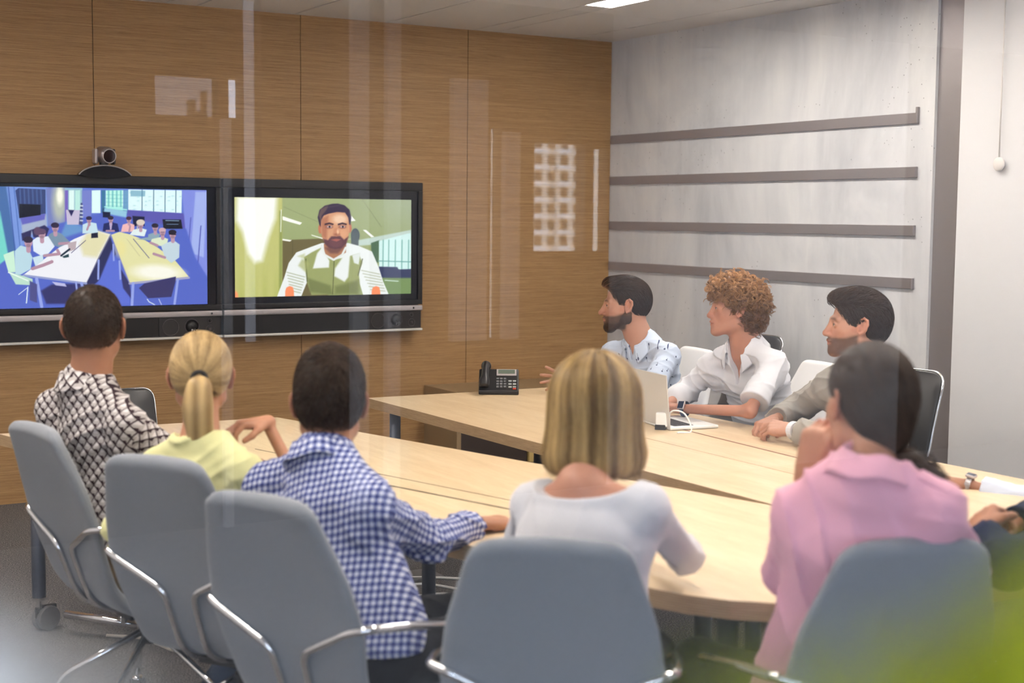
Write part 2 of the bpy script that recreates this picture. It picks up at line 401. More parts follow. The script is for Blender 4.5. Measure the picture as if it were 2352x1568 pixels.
def make_leather():
    prof = [(.24,.47),(.1,.455),(-.08,.44),(-.18,.47),(-.225,.56),(-.26,.72),(-.30,.88),(-.325,.96)]
    G = shell_grid(prof, [.44,.46,.46,.46,.46,.47,.48,.47], .03, .05, concave=.03); n = G.shape[1]; G2 = np.concatenate([G, G[:, :1]], 1)
    mb = MB().grid(G2); mb.add(G[0], [tuple(range(n))[::-1]]); mb.add(G[-1], [tuple(range(n))])
    parts = [('seat_shell', mb, M['leather'], True)]
    k = 14; e = G[:, [0, k]]; 
    rim = np.concatenate([G[6:,0], G[6:,k][::-1]]); parts.append(('chrome_rim', MB().tube(rim[::2]+np.array((0,-.006,0)), .006, 8), M['chrome'], True))
    for s in (-1,1):
        p = fillet([(s*.06,-.2,.44),(s*.22,-.1,.43),(s*.235,.22,.43),(s*.235,.27,.02),(s*.235,-.25,.012),(0,-.27,.012)], .07, 6)
        parts.append(('sled_leg', MB().tube(p, .011, 10), M['chrome'], True))
    return parts
lparts = make_leather()
for x, y, f, lab, s in ((1.80,6.28,(.1,-1),'empty black leather chair at the far end of the left table',.83),(5.12,6.33,(-1,.1),'black leather chair by the concrete wall behind the shirt with dark motifs',1.0),
                     (4.48,4.56,(-1,-.05),'black leather chair with chrome rim holding the person in the grey blazer',1.0)):
    c = place_parts(lparts, 'leather_chair', x, y, face(*f), lab, 'chair', 'black leather chairs', LC); c.scale = (1,1,s)

# ------------------------------------------------------------------ floor cables, socket plate, low cabinet
def cable(name, pts, r, m, lab, cat='cable', group=None):
    P = smoothpath(pts, 8); c = P.mean(0); c[2] = 0
    o = MB().tube(P-c, r, 8).build(name, m, None, smooth=True, loc=tuple(c)); return tag(o, lab, cat, group)
cb = M['whiteplastic']
cable('cable', [(2.30,5.60,.006),(2.75,5.60,.006),(3.05,5.42,.006),(3.25,5.15,.006),(3.6,4.9,.006)], .006, cb, 'white cable on the floor, uppermost of the bundle under the tables', group='white floor cables')
cable('cable', [(2.55,5.40,.006),(2.82,5.45,.006),(2.98,5.22,.006),(3.25,5.02,.006),(3.6,4.8,.006)], .006, cb, 'white cable curving through the middle of the floor bundle', group='white floor cables')
cable('cable', [(2.50,5.25,.006),(2.80,5.27,.006),(3.05,5.10,.006),(3.30,4.93,.006),(3.6,4.7,.006)], .006, cb, 'white cable on the floor, lowest of the bundle under the tables', group='white floor cables')
cable('cable', [(1.42,5.35,.006),(1.52,5.26,.006),(1.56,5.14,.006),(1.60,5.02,.006),(1.75,4.95,.006)], .006, mat('cream_plastic',(.62,.56,.48),.5), 'cream cable on the carpet beside the left table foot')
tag(box('floor_socket', mat('socket_lid', (.20,.20,.21), .5, .4), 2.78,2.98,5.52,5.68,0,.008, bevel=.002), 'flat grey floor socket lid under the left table', 'floor socket')
pl = empty('blue_plug', (3.55,4.35,0), 0, 'small black plug with a blue tip lying under the table by the navy legs', 'plug')
MB().ball((0,0,.03),.016,8).build('tip', mat('blue_tip', (.02,.12,.7), .3), pl, smooth=True)
MB().tube(smoothpath([(.01,0,.03),(.06,.02,.012),(.12,-.03,.006),(.2,-.02,.006),(.22,.06,.04)],6), .006, 8).build('lead', M['black'], pl, smooth=True)
cab = empty('low_cabinet', (4.72,7.86,0), 0, 'low dark fronted cabinet against the wood wall, seen under the right table', 'cabinet')
MB().box(-.50,.47,-.20,.24,.0,.04).box(-.50,-.47,-.20,.24,.04,.50).box(.44,.47,-.20,.24,.04,.50).box(-.5,.47,-.20,.24,.50,.53).build('carcass', mat('cabinet_oak', (.32,.22,.12), .5), cab)
MB().box(-.465,.02,-.19,-.17,.05,.49).build('door', mat('cabinet_dark', (.05,.035,.03), .35), cab, bevel=.003)
MB().box(.03,.17,-.205,-.17,.05,.49).build('yellow_post', mat('cabinet_yellow', (.62,.44,.16), .5), cab, bevel=.003)
MB().box(.18,.435,-.19,-.17,.05,.49).build('door', mat('cabinet_dark2', (.06,.04,.03), .35), cab, bevel=.003)
# ------------------------------------------------------------------ figure toolkit: distance fields meshed as one smooth surface
def unit(v): v = np.asarray(v, float); return v/(np.linalg.norm(v)+1e-12)
CR = np.array(CAMR)
def at(px, py, depth):
    """a point seen at picture position (px, py) of the 2352 x 1568 frame, depth metres away"""
    return np.array((0,0,1.62)) + CR @ (np.array(((px-1176)/3254.5, -(py-784)/3254.5, -1.))*depth)
WOB = {}
def wob(p, fr, seed, n=4):
    if (seed, n) not in WOB:
        r = np.random.default_rng(seed); L = []
        for i in range(n): d = r.normal(size=3); d /= np.linalg.norm(d); e = r.normal(size=3); ph = r.uniform(0,6.3,2); L.append((d, e, ph))
        WOB[seed, n] = (np.stack([l[0] for l in L],1).astype(f32), np.stack([l[1]*.6 for l in L],1).astype(f32), np.array([l[2][0] for l in L],f32), np.array([l[2][1] for l in L],f32))
    D, E, a, b = WOB[seed, n]; q = p*np.asarray(fr, f32)
    return np.sin(q@D + a + f32(1.4)*np.sin(q@E + b)).sum(1)/n
class Field:
    def __init__(s): s.ops = []; s.fr = None; s.uv = {}; s.LO = None
    def frame(s, o=None, R=None, sc=1.): s.fr = None if o is None else (np.asarray(o,float), np.asarray(R,float), sc)
    def _p(s, p): return np.asarray(p,float) if s.fr is None else s.fr[0] + s.fr[1] @ (np.asarray(p,float)*s.fr[2])
    def _s(s): return 1. if s.fr is None else s.fr[2]
    def op(s, fn, lo, hi, k, mode, tag, disp=None): s.ops.append((fn, np.asarray(lo,f32), np.asarray(hi,f32), k*s._s(), mode, tag, disp))
    def cap(s, a, b, ra, rb=None, k=.012, mode=0, tag=0, disp=None):
        rb = ra if rb is None else rb; a = s._p(a).astype(f32); b = s._p(b).astype(f32); ra *= s._s(); rb *= s._s(); ba = b-a; L2 = float(ba@ba)+1e-12
        def fn(P):
            w = P-a; h = np.clip(w@ba/L2, 0, 1); w -= h[:,None]*ba; return np.sqrt(np.einsum('ij,ij->i', w, w)) - (ra+(rb-ra)*h)
        R = max(ra, rb); s.op(fn, np.minimum(a,b)-R, np.maximum(a,b)+R, k, mode, tag, disp)
        if tag and mode == 0:
            L = math.sqrt(L2); d = ba/L; u = unit(np.cross(d, (0,0,1) if abs(d[2]) < .9 else (1,0,0))); v = np.cross(d, u)
            s.uv.setdefault(tag, []).append((a, d, L, u, v, (ra+rb)/2))
    def ecap(s, a, b, A, B, right, k=.03, mode=0, tag=0, disp=None):
        a = s._p(a).astype(f32); b = s._p(b).astype(f32); sc = s._s(); A = np.array(A)*sc; B = np.array(B)*sc; ba = b-a; L = np.linalg.norm(ba)+1e-9; z = ba/L
        x = np.asarray(right,float); x = unit(x - z*np.dot(x,z)); y = np.cross(z, x)
        def fn(P):
            w = P-a; h = np.clip(w@z/L, 0, 1).astype(f32); X = w@x.astype(f32); Y = w@y.astype(f32); Z = w@z.astype(f32) - h*L
            wx = A[0]+(B[0]-A[0])*h; wy = A[1]+(B[1]-A[1])*h; m = np.minimum(wx,wy)
            q = np.sqrt((X/wx)**2+(Y/wy)**2+(Z/m)**2); g = np.sqrt((X/wx**2)**2+(Y/wy**2)**2+(Z/m**2)**2)+1e-6
            return np.where(q > .15, q*(q-1)/g, -m*.8)
        R = max(A.max(), B.max()); s.op(fn, np.minimum(a,b)-R, np.maximum(a,b)+R, k, mode, tag, disp)
        if tag and mode == 0: s.uv.setdefault(tag, []).append((a.astype(float), z, L, x, y, (A[0]+B[0]+A[1]+B[1])/4))
    def ell(s, c, r, rot=None, k=.012, mode=0, tag=0, disp=None):
        c0 = s._p(c).astype(f32); r = (np.asarray(r,float)*s._s()).astype(f32); Rm = np.eye(3) if s.fr is None else s.fr[1]
        if rot is not None: Rm = Rm @ np.asarray(rot)
        Rm = Rm.astype(f32)
        def fn(P):
            q = (P-c0)@Rm/r; k0 = np.sqrt(np.einsum('ij,ij->i', q, q)); q = q/r; k1 = np.sqrt(np.einsum('ij,ij->i', q, q))+1e-6
            return np.where(k0 > .1, k0*(k0-1)/k1, -r.min())
        R = r.max(); s.op(fn, c0-R, c0+R, k, mode, tag, disp)
    def cut(s, fn, k=.006): s.ops.append((fn, None, None, k, 2, 0, None))
    def eval(s, P, tags=False):
        P = np.ascontiguousarray(P, f32); n = len(P)
        if n < 1500: return s._eval(P, tags)
        key = np.floor(P/.17).astype(np.int64); key -= key.min(0); m = key.max(0)+1; k = (key[:,0]*m[1]+key[:,1])*m[2]+key[:,2]
        o = np.argsort(k, kind='stable'); ks = k[o]; cut = np.flatnonzero(np.diff(ks))+1; st = np.r_[0, cut, n]; Ps = P[o]; d = np.empty(n, f32); T = np.zeros(n, int)
        for i, j in zip(st[:-1], st[1:]):
            r = s._eval(Ps[i:j], tags)
            if tags: d[o[i:j]], T[o[i:j]] = r
            else: d[o[i:j]] = r
        return (d, T) if tags else d
    def _eval(s, P, tags=False):
        n = len(P); d = np.full(n, .2, f32); T = np.zeros(n, int); best = np.full(n, 9., f32)
        if not n: return (d, T) if tags else d
        plo = P.min(0); phi = P.max(0)
        if s.LO is None or len(s.LO) != len(s.ops): s.LO = np.array([(-99,)*3 if o[1] is None else o[1]-(.06+o[3] if o[4] == 0 else .02) for o in s.ops], f32); s.HI = np.array([(99,)*3 if o[1] is None else o[2]+(.06+o[3] if o[4] == 0 else .02) for o in s.ops], f32)
        cache = {}
        for i in np.flatnonzero(((plo <= s.HI) & (phi >= s.LO)).all(1)):
            fn, lo, hi, k, mode, tag, disp = s.ops[i]; q = fn(P)
            if disp is not None:
                if disp not in cache: cache[disp] = disp(P)
                q = q + cache[disp]
            q = q.astype(f32)
            if mode == 0:
                h = np.clip(.5+.5*(d-q)/k, 0, 1); d = d*(1-h)+q*h-k*h*(1-h)
                if tags: m = q < best; best[m] = q[m]; T[m] = tag
            else:
                if mode == 1: q = -q
                h = np.clip(.5-.5*(d-q)/k, 0, 1); d = d*(1-h)+q*h+k*h*(1-h)
        return (d, T) if tags else d
    def grad(s, P, e=.0015):
        g = np.stack([s.eval(P+np.eye(3)[i]*e)-s.eval(P-np.eye(3)[i]*e) for i in range(3)], 1); return g/(2*e)
    def bounds(s):
        L = [o for o in s.ops if o[4] == 0]; return np.min([o[1] for o in L],0)-.02, np.max([o[2] for o in L],0)+.02
def nets(F, h, proj=1):
    lo, hi = F.bounds(); B = 6; nb = np.ceil((hi-lo)/(h*B)).astype(int)+1; n = nb*B+1
    bi = np.stack(np.meshgrid(*[np.arange(k) for k in nb], indexing='ij'), -1).reshape(-1,3)
    dc = F.eval(lo + (bi+.5)*h*B); act = np.abs(dc) < h*B*.95 + .004
    D = np.where(np.repeat(np.repeat(np.repeat(dc.reshape(nb),B,0),B,1),B,2) < 0, -1, 1).astype(f32)
    D = np.pad(D, ((0,1),)*3, mode='edge')
    ab = bi[act]; o = np.stack(np.meshgrid(*[np.arange(B+1)]*3, indexing='ij'), -1).reshape(-1,3)
    idx = (ab[:,None,:]*B + o[None]).reshape(-1,3); flat = np.unique(np.ravel_multi_index(idx.T, D.shape))
    P = np.stack(np.unravel_index(flat, D.shape), 1)
    V = np.empty(len(flat), f32)
    for i in range(0, len(flat), 400000): V[i:i+400000] = F.eval(lo + P[i:i+400000]*h)
    D.ravel()[flat] = V
    D[0] = D[-1] = 1; D[:,0] = D[:,-1] = 1; D[:,:,0] = D[:,:,-1] = 1
    S = D < 0; c = [(i,j,k) for i in (0,1) for j in (0,1) for k in (0,1)]
    sh = [d-1 for d in D.shape]; cnt = np.zeros(sh, np.int8)
    for i,j,k in c: cnt += S[i:i+sh[0], j:j+sh[1], k:k+sh[2]]
    cells = np.flatnonzero((cnt > 0) & (cnt < 8)); C = np.stack(np.unravel_index(cells, sh), 1)
    vals = np.stack([D[C[:,0]+i, C[:,1]+j, C[:,2]+k] for i,j,k in c], 1); co = np.array(c, float)
    acc = np.zeros((len(C),3)); num = np.zeros(len(C))
    for a in range(8):
        for b in range(a+1, 8):
            if np.abs(co[a]-co[b]).sum() != 1: continue
            m = (vals[:,a] < 0) != (vals[:,b] < 0); t = vals[m,a]/(vals[m,a]-vals[m,b]); acc[m] += co[a]+(co[b]-co[a])*t[:,None]; num[m] += 1
    X = lo + (C + acc/num[:,None])*h
    vid = np.full(np.prod(sh), -1, np.int64); vid[cells] = np.arange(len(cells)); vid = vid.reshape(sh); Q = []
    for ax in range(3):
        sl0 = [slice(1, sh[i]) for i in range(3)]; sl0[ax] = slice(0, sh[ax]); sl1 = list(sl0); sl1[ax] = slice(1, sh[ax]+1)
        a = S[tuple(sl0)]; b = S[tuple(sl1)]; e = np.argwhere(a != b); e[:, [i for i in range(3) if i != ax]] += 1
        flip = S[tuple(e.T)]; u, v = [(1,2),(2,0),(0,1)][ax]; q = []
        for du, dv in ((0,0),(1,0),(1,1),(0,1)):
            f = e.copy(); f[:,u] -= du; f[:,v] -= dv; q.append(vid[tuple(f.T)])
        q = np.stack(q, 1); q[~flip] = q[~flip][:, ::-1]; Q.append(q)
    Q = np.concatenate(Q); Q = Q[(Q >= 0).all(1)]
    for _ in range(proj):
        d = F.eval(X); g = F.grad(X); gn = (g**2).sum(1)+1e-6; st = (d/gn)[:,None]*g; ln = np.linalg.norm(st,axis=1); st *= np.minimum(1, h*.7/(ln+1e-9))[:,None]; X = X - st
    return X, Q
def fast_mesh(name, V, Fq, m, parent, base=(0,0,0), smooth=True):
    me = bpy.data.meshes.new(name); V = np.asarray(V, f32) - np.asarray(base, f32); k = Fq.shape[1]
    me.vertices.add(len(V)); me.vertices.foreach_set('co', V.ravel()); me.loops.add(Fq.size); me.loops.foreach_set('vertex_index', Fq.astype(np.int32).ravel())
    me.polygons.add(len(Fq)); me.polygons.foreach_set('loop_start', np.arange(0, Fq.size, k, dtype=np.int32)); me.polygons.foreach_set('loop_total', np.full(len(Fq), k, np.int32))
    me.update(calc_edges=True)
    if smooth: me.shade_smooth()
    me.materials.append(m); o = bpy.data.objects.new(name, me)
    if parent is None: o.location = tuple(float(x) for x in base)
    return link(o, parent)
def vcol(o, name, arr):
    a = o.data.attributes.new(name, 'FLOAT', 'POINT'); a.data.foreach_set('value', np.asarray(arr, f32))
def surf(name, F, h, m, parent, base, proj=1, uv=False):
    X, Q = nets(F, h, proj)
    o = fast_mesh(name, X, Q, m, parent, base)
    if uv:
        T = F.eval(X, True)[1]; ft = T[Q].max(1); UV = np.zeros((len(Q), 4, 2))
        for t, L in F.uv.items():
            f = np.flatnonzero(ft == t)
            if not len(f): continue
            if getattr(F, 'planar', None) is not None and t == 1:
                r_, u_, f_ = F.planar; P = X[Q[f]]; UV[f, :, 0] = P@r_ + P@f_*.55; UV[f, :, 1] = P@u_ + P@f_*.25; continue
            P = X[Q[f]]; c = P.mean(1); dd = []; f0 = f
            for a, d, Ln, u, v, r in L:
                w = c-a; hh = np.clip(w@d, 0, Ln); dd.append(np.linalg.norm(w-hh[:,None]*d, axis=1))
            wh = np.argmin(dd, 0); off = 0
            for i, (a, d, Ln, u, v, r) in enumerate(L):
                k = wh == i; w = P[k]-a; th = np.arctan2(w@v, w@u); th = th[:, :1] + (th-th[:, :1]+PI) % (2*PI) - PI
                UV[f[k], :, 0] = th*r; UV[f[k], :, 1] = (w@d) + off; off += Ln
                if getattr(F, 'planar', None) is not None and t == 2 and Ln > .12:
                    fk = f[k][(w.mean(1)@d) < .02]; r_, u_, f_ = F.planar; Pk = X[Q[fk]]; UV[fk, :, 0] = Pk@r_+Pk@f_*.55; UV[fk, :, 1] = Pk@u_+Pk@f_*.25
        l = o.data.uv_layers.new(name='cloth'); l.data.foreach_set('uv', UV.astype(f32).ravel())
    return o, X
def Rz(a): c, s = math.cos(a), math.sin(a); return np.array(((c,-s,0),(s,c,0),(0,0,1)))
def Rx(a): c, s = math.cos(a), math.sin(a); return np.array(((1,0,0),(0,c,-s),(0,s,c)))
def Ry(a): c, s = math.cos(a), math.sin(a); return np.array(((c,0,s),(0,1,0),(-s,0,c)))
def head_frame(deg, pitch=0, roll=0): return Rz(math.radians(deg-90)) @ Rx(math.radians(pitch)) @ Ry(math.radians(roll))

def head_ops(F, detail=True, nose=1., chin=0.):
    c, e = F.cap, F.ell
    e((0,-.014,.032),(.0765,.098,.088)); e((0,-.055,.0),(.064,.052,.062),k=.03); e((0,.030,-.028),(.0605,.064,.082),k=.02)
    for s in (-1,1):
        c((s*.050,-.005,-.055),(s*.020,.070,-.096),.019,.017,k=.03)                       # jaw
        c((s*.047,.045,-.022),(s*.055,.010,-.012),.020,.016,k=.03)                        # cheekbone
        c((s*.040,.073,.021),(s*.012,.087,.019),.010,.010,k=.012)                         # brow
        e((s*.031,.097,.002),(.016,.012,.010),k=.014,mode=1)                              # eye socket
        e((s*.031,.0752,.000),(.0150,.0148,.0128),k=.004)                                 # lids
        e((s*.032,.0915,-.0005),(.0110,.012,.0042),k=.002,mode=1)                         # lid opening
    c((0,.088,.012),(0,.109*nose,-.030),.0085,.0110,k=.014); e((0,.1125*nose,-.034),(.0115,.0105,.0105),k=.008)
    for s in (-1,1): e((s*.0125,.099,-.038),(.0075,.010,.007),k=.006); e((s*.006,.104,-.044),(.0035,.005,.004),k=.003,mode=1)
    e((0,.083+chin,-.100),(.022,.019,.018),k=.022); e((0,.084,-.064),(.030,.018,.024),k=.018)
    c((-.019,.093,-.0615),(0,.1015,-.0595),.0048,.0060,k=.005); c((.019,.093,-.0615),(0,.1015,-.0595),.0048,.0060,k=.005)
    c((-.015,.093,-.0715),(.015,.093,-.0715),.0052,k=.006); e((0,.0985,-.0715),(.013,.0058,.0064),k=.005)
    c((-.025,.094,-.0655),(0,.1070,-.0655),.0019,k=.003,mode=1); c((.025,.094,-.0655),(0,.1070,-.0655),.0019,k=.003,mode=1)
    ears(F)
def ears(F):
    for s in (-1,1):
        R = Rz(-s*.35) @ Rx(-.18) 
        F.ell((s*.0815,-.011,-.003),(.0042,.0170,.027),Rz(s*.42) @ Rx(-.12),k=.005)
        A = [(.002,.012),(-.004,.024),(-.016,.029),(-.027,.020),(-.028,.004),(-.021,-.012),(-.011,-.024),(-.002,-.030),(.003,-.022)]
        for (y0,z0),(y1,z1) in zip(A, A[1:]): F.cap((s*(.079-.42*y0),y0,z0),(s*(.079-.42*y1),y1,z1),.0044,k=.003)
        F.cap((s*.088,-.018,.012),(s*.0870,-.015,-.010),.0034,k=.003); F.cap((s*.080,.004,-.004),(s*.080,.002,-.014),.0045,k=.004); F.ell((s*.087,-.007,-.004),(.006,.006,.010),k=.003,mode=1)
def hand_ops(F, wrist, ydir, zdir, side, curl=(.4,.4,.4,.45), spread=.12, thumb=.3, sc=1., lat=0., tag=0):
    y = unit(ydir); z = np.asarray(zdir,float); z = unit(z-y*np.dot(z,y)); x = np.cross(y,z); Rm = np.stack([x,y,z],1)
    old = F.fr; F.frame(wrist, Rm, sc); t = -side
    F.ecap((0,-.01,0),(0,.03,0),(.024,.018),(.030,.016),(x),k=.012,tag=tag)
    bx = (.0285,.0100,-.0090,-.0265); by = (.090,.094,.089,.079); ln = ((.043,.026,.021),(.047,.030,.022),(.043,.028,.021),(.034,.021,.019)); rr = (.0092,.0094,.0089,.0078)
    for i in range(4):
        b = np.array((t*bx[i], by[i], -.001)); F.cap((t*bx[i]*.55,.012,-.002), b, .0135, .0115, k=.010, tag=tag)
        F.cap((t*bx[i]*.8,.045,-.006),(t*bx[i],by[i]-.012,-.006), .0125,.011,k=.012,tag=tag)
        a = spread*(1.5-i)*t*.7 + lat; p = b; ang = 0.
        for j in range(3):
            ang += curl[i]*(1.15,1.35,.85)[j]; d = np.array((math.sin(a)*math.cos(ang), math.cos(a)*math.cos(ang), -math.sin(ang))); q = p + d*ln[i][j]
            r = rr[i]*(1-.09*j); F.cap(p, q, r, r*.92, k=.0035, tag=tag); p = q
    p = np.array((t*.020,.018,-.006)); q = p + np.array((t*.026,.036,-.012)); F.cap(p,q,.0145,.0125,k=.012,tag=tag)
    d = unit((t*(.62-thumb*.9),.72,-.25-thumb*.55)); r2 = q + d*.034; F.cap(q,r2,.0112,.0102,k=.005,tag=tag); d = unit((t*(.35-thumb*1.2),.85,-.25-thumb*.6)); F.cap(r2,r2+d*.028,.0102,.0085,k=.004,tag=tag)
    F.fr = old

# ------------------------------------------------------------------ skin, hair and cloth materials
def m_skin(name, c, beard=None):
    m = mat(name, c, .48, spec=.4); t = NT(m); b = t.b; b.inputs['Subsurface Weight'].default_value = .08; b.inputs['Subsurface Radius'].default_value = (.012,.005,.003)
    n = t.noise(t.obj(), 38, 4); dk = tuple(x*y for x,y in zip(c,(.88,.76,.72)))
    col = t.mix(t.math('MULTIPLY', n, .8), c, dk)
    a = t.n('ShaderNodeAttribute'); a.attribute_name = 'red'; col = t.mix(t.math('MULTIPLY', a.outputs['Fac'], .75), col, (c[0]*.78, c[1]*.36, c[2]*.36))
    a = t.n('ShaderNodeAttribute'); a.attribute_name = 'stubble'; sn = t.noise(t.obj(), 420, 2, .7)
    k = t.math('MULTIPLY', a.outputs['Fac'], t.math('ADD', t.math('MULTIPLY', sn, .7), .55), clamp=True)
    col = t.mix(k, col, beard or (.035,.020,.013)); t.color(col); t.bump(t.noise(t.obj(), 260, 2), .05, .002); return m
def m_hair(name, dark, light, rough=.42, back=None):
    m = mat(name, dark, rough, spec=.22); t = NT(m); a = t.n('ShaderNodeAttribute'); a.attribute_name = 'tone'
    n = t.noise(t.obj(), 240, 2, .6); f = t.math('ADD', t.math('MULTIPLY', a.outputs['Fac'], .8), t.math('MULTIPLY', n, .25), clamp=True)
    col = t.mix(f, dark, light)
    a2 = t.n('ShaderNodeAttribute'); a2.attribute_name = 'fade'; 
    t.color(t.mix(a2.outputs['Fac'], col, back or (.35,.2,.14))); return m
def m_cloth(name, c, c2=None, rough=.85, weave=1200):
    m = mat(name, c, rough, spec=.15, sheen=.15); t = NT(m); n = t.noise(t.obj(), weave, 1); t.color(t.mix(t.math('MULTIPLY', n, .35), c, c2 or tuple(x*.82 for x in c))); t.bump(n, .12, .001); return m
def m_gingham():
    m = mat('gingham', rough=.85, spec=.15); t = NT(m); u, v, _ = t.sep(t.uv())
    f = lambda x: t.math('GREATER_THAN', t.math('FRACT', t.math('MULTIPLY', x, 1/.0185)), .46)
    a, b = f(u), f(v); s = t.math('ADD', a, b); t.color(t.ramp(t.math('MULTIPLY', s, .5), [(0,(.66,.67,.76)), (.25,(.66,.67,.76)), (.26,(.21,.24,.45)), (.75,(.21,.24,.45)), (.76,(.040,.055,.19)), (1,(.040,.055,.19))])); return m
def m_pattern():
    m = mat('geometric_print', rough=.85, spec=.15); t = NT(m); u, v, _ = t.sep(t.uv()); M_ = t.math
    S = 1/.034; p = M_('MULTIPLY', M_('ADD', u, M_('MULTIPLY', v, .9)), S); q = M_('MULTIPLY', M_('SUBTRACT', M_('MULTIPLY', v, .9), M_('MULTIPLY', u, .8)), S)
    fp, fq = M_('FRACT', p), M_('FRACT', q)
    d1 = M_('LESS_THAN', fp, .17); d2 = M_('LESS_THAN', fq, .15)
    d3 = M_('MULTIPLY', M_('LESS_THAN', M_('ADD', fp, fq), .82), M_('GREATER_THAN', M_('SUBTRACT', fq, fp), -.12))
    k = M_('MAXIMUM', M_('MAXIMUM', d1, d2), d3); hi = M_('GREATER_THAN', M_('MULTIPLY', fp, fq), .42)
    c = t.mix(hi, (.46,.42,.41), (.66,.62,.62)); t.color(t.mix(k, c, (.035,.020,.026))); return m
def m_motif():
    m = mat('pale_blue_motif', rough=.85, spec=.15); t = NT(m); u, v, _ = t.sep(t.uv()); M_ = t.math
    row = M_('FLOOR', M_('MULTIPLY', v, 1/.055)); uu = M_('ADD', M_('MULTIPLY', u, 1/.060), M_('MULTIPLY', row, .5)); fu = M_('SUBTRACT', M_('FRACT', uu), .5); fv = M_('SUBTRACT', M_('FRACT', M_('MULTIPLY', v, 1/.055)), .5)
    d = M_('ADD', M_('POWER', M_('ABSOLUTE', fu), 2), M_('POWER', M_('ABSOLUTE', M_('MULTIPLY', fv, .75)), 2)); k = M_('LESS_THAN', d, .0046)
    st = M_('MULTIPLY', M_('LESS_THAN', M_('ABSOLUTE', fu), .016), M_('LESS_THAN', M_('ABSOLUTE', M_('ADD', fv, .17)), .14))
    n = t.noise(t.obj(), 900, 1); c = t.mix(n, (.50,.59,.76), (.62,.69,.82)); t.color(t.mix(M_('MAXIMUM', k, st), c, (.06,.08,.17))); return m

# ------------------------------------------------------------------ hair
HL_Y = [-.13,-.075,-.040,-.028,-.020,.004,.012,.030,.042,.062,.080,.10]
HL_Z = [-.078,-.076,-.066,-.050,.020,.024,-.022,-.016,.030,.050,.074,.086]
def hairline(P, o, Rm, sc, hl=None, dz=0.):
    q = (P-np.asarray(o))@np.asarray(Rm)/sc; Z = np.interp(q[:,1], HL_Y, hl or HL_Z)+dz; return (q[:,2]-Z), q
def cut_hair(F, o, Rm, sc, hl=None, dz=0.):
    o = np.asarray(o,f32); R_ = np.asarray(Rm,f32)
    def fn(P): d, q = hairline(P, o, R_, sc, hl, dz); return (-d*.55*sc).astype(f32)
    F.cut(fn, .004)
def ribbons(P, rad, tone, name, m, parent, base, taper=True, fade=None, shape=3):
    """P (n,s,3) strand paths -> thin tubes, one mesh"""
    n, s, _ = P.shape; T = np.gradient(P, axis=1); T /= np.linalg.norm(T,axis=2,keepdims=True)+1e-9
    ref = RNG.normal(size=(n,1,3)); U = np.cross(T, ref); U /= np.linalg.norm(U,axis=2,keepdims=True)+1e-9; W = np.cross(T,U)
    t = np.linspace(0,1,s); r = np.asarray(rad).reshape(-1,1)*((1-.75*t**2) if taper else np.ones(s))[None]
    V = np.stack([P + r[...,None]*(math.cos(2*PI*k/shape)*U + math.sin(2*PI*k/shape)*W) for k in range(shape)], 2).reshape(-1,3)
    b = (np.arange(n)[:,None]*s + np.arange(s-1)[None]).reshape(-1)*shape
    Q = np.concatenate([np.stack([b+k, b+(k+1)%shape, b+shape+(k+1)%shape, b+shape+k],1) for k in range(shape)])
    return V, Q, np.repeat(tone, s*shape), (np.repeat(fade, s*shape) if fade is not None else np.zeros(n*s*shape))
def grow(F, roots, dirf, steps, step, lift, jit=.15, gravity=0.):
    """strand paths that follow the hair surface; lift = distance kept above it (start, end)"""
    P = roots.copy(); out = [P.copy()]; n = len(P); J = RNG.normal(size=(n,3))*jit
    for i in range(steps):
        g = F.grad(P, .003); g /= np.linalg.norm(g,axis=1)[:,None]+1e-9; D = dirf(P) + J; D[:,2] -= gravity
        D -= g*np.sum(D*g,1)[:,None]*(.9); D /= np.linalg.norm(D,axis=1)[:,None]+1e-9
        st = np.asarray(step); P = P + D*(st[:,None] if st.ndim else st); d = F.eval(P); L = lift[0]+(lift[1]-lift[0])*(i+1)/steps
        P = P - g*np.clip(d-L, -.01, .01)[:,None]; out.append(P.copy())
    return np.stack(out, 1)
def join_hair(X, Q, tone, fade, strands, name, m, parent, base):
    Vs, Qs, Ts, Fs = [X], [Q], [tone], [fade]; n = len(X)
    for V, q, t, f in strands: Vs.append(V); Qs.append(q+n); Ts.append(t); Fs.append(f); n += len(V)
    o = fast_mesh(name, np.concatenate(Vs), np.concatenate(Qs), m, parent, base)
    vcol(o, 'tone', np.concatenate(Ts)); vcol(o, 'fade', np.concatenate(Fs)); return o
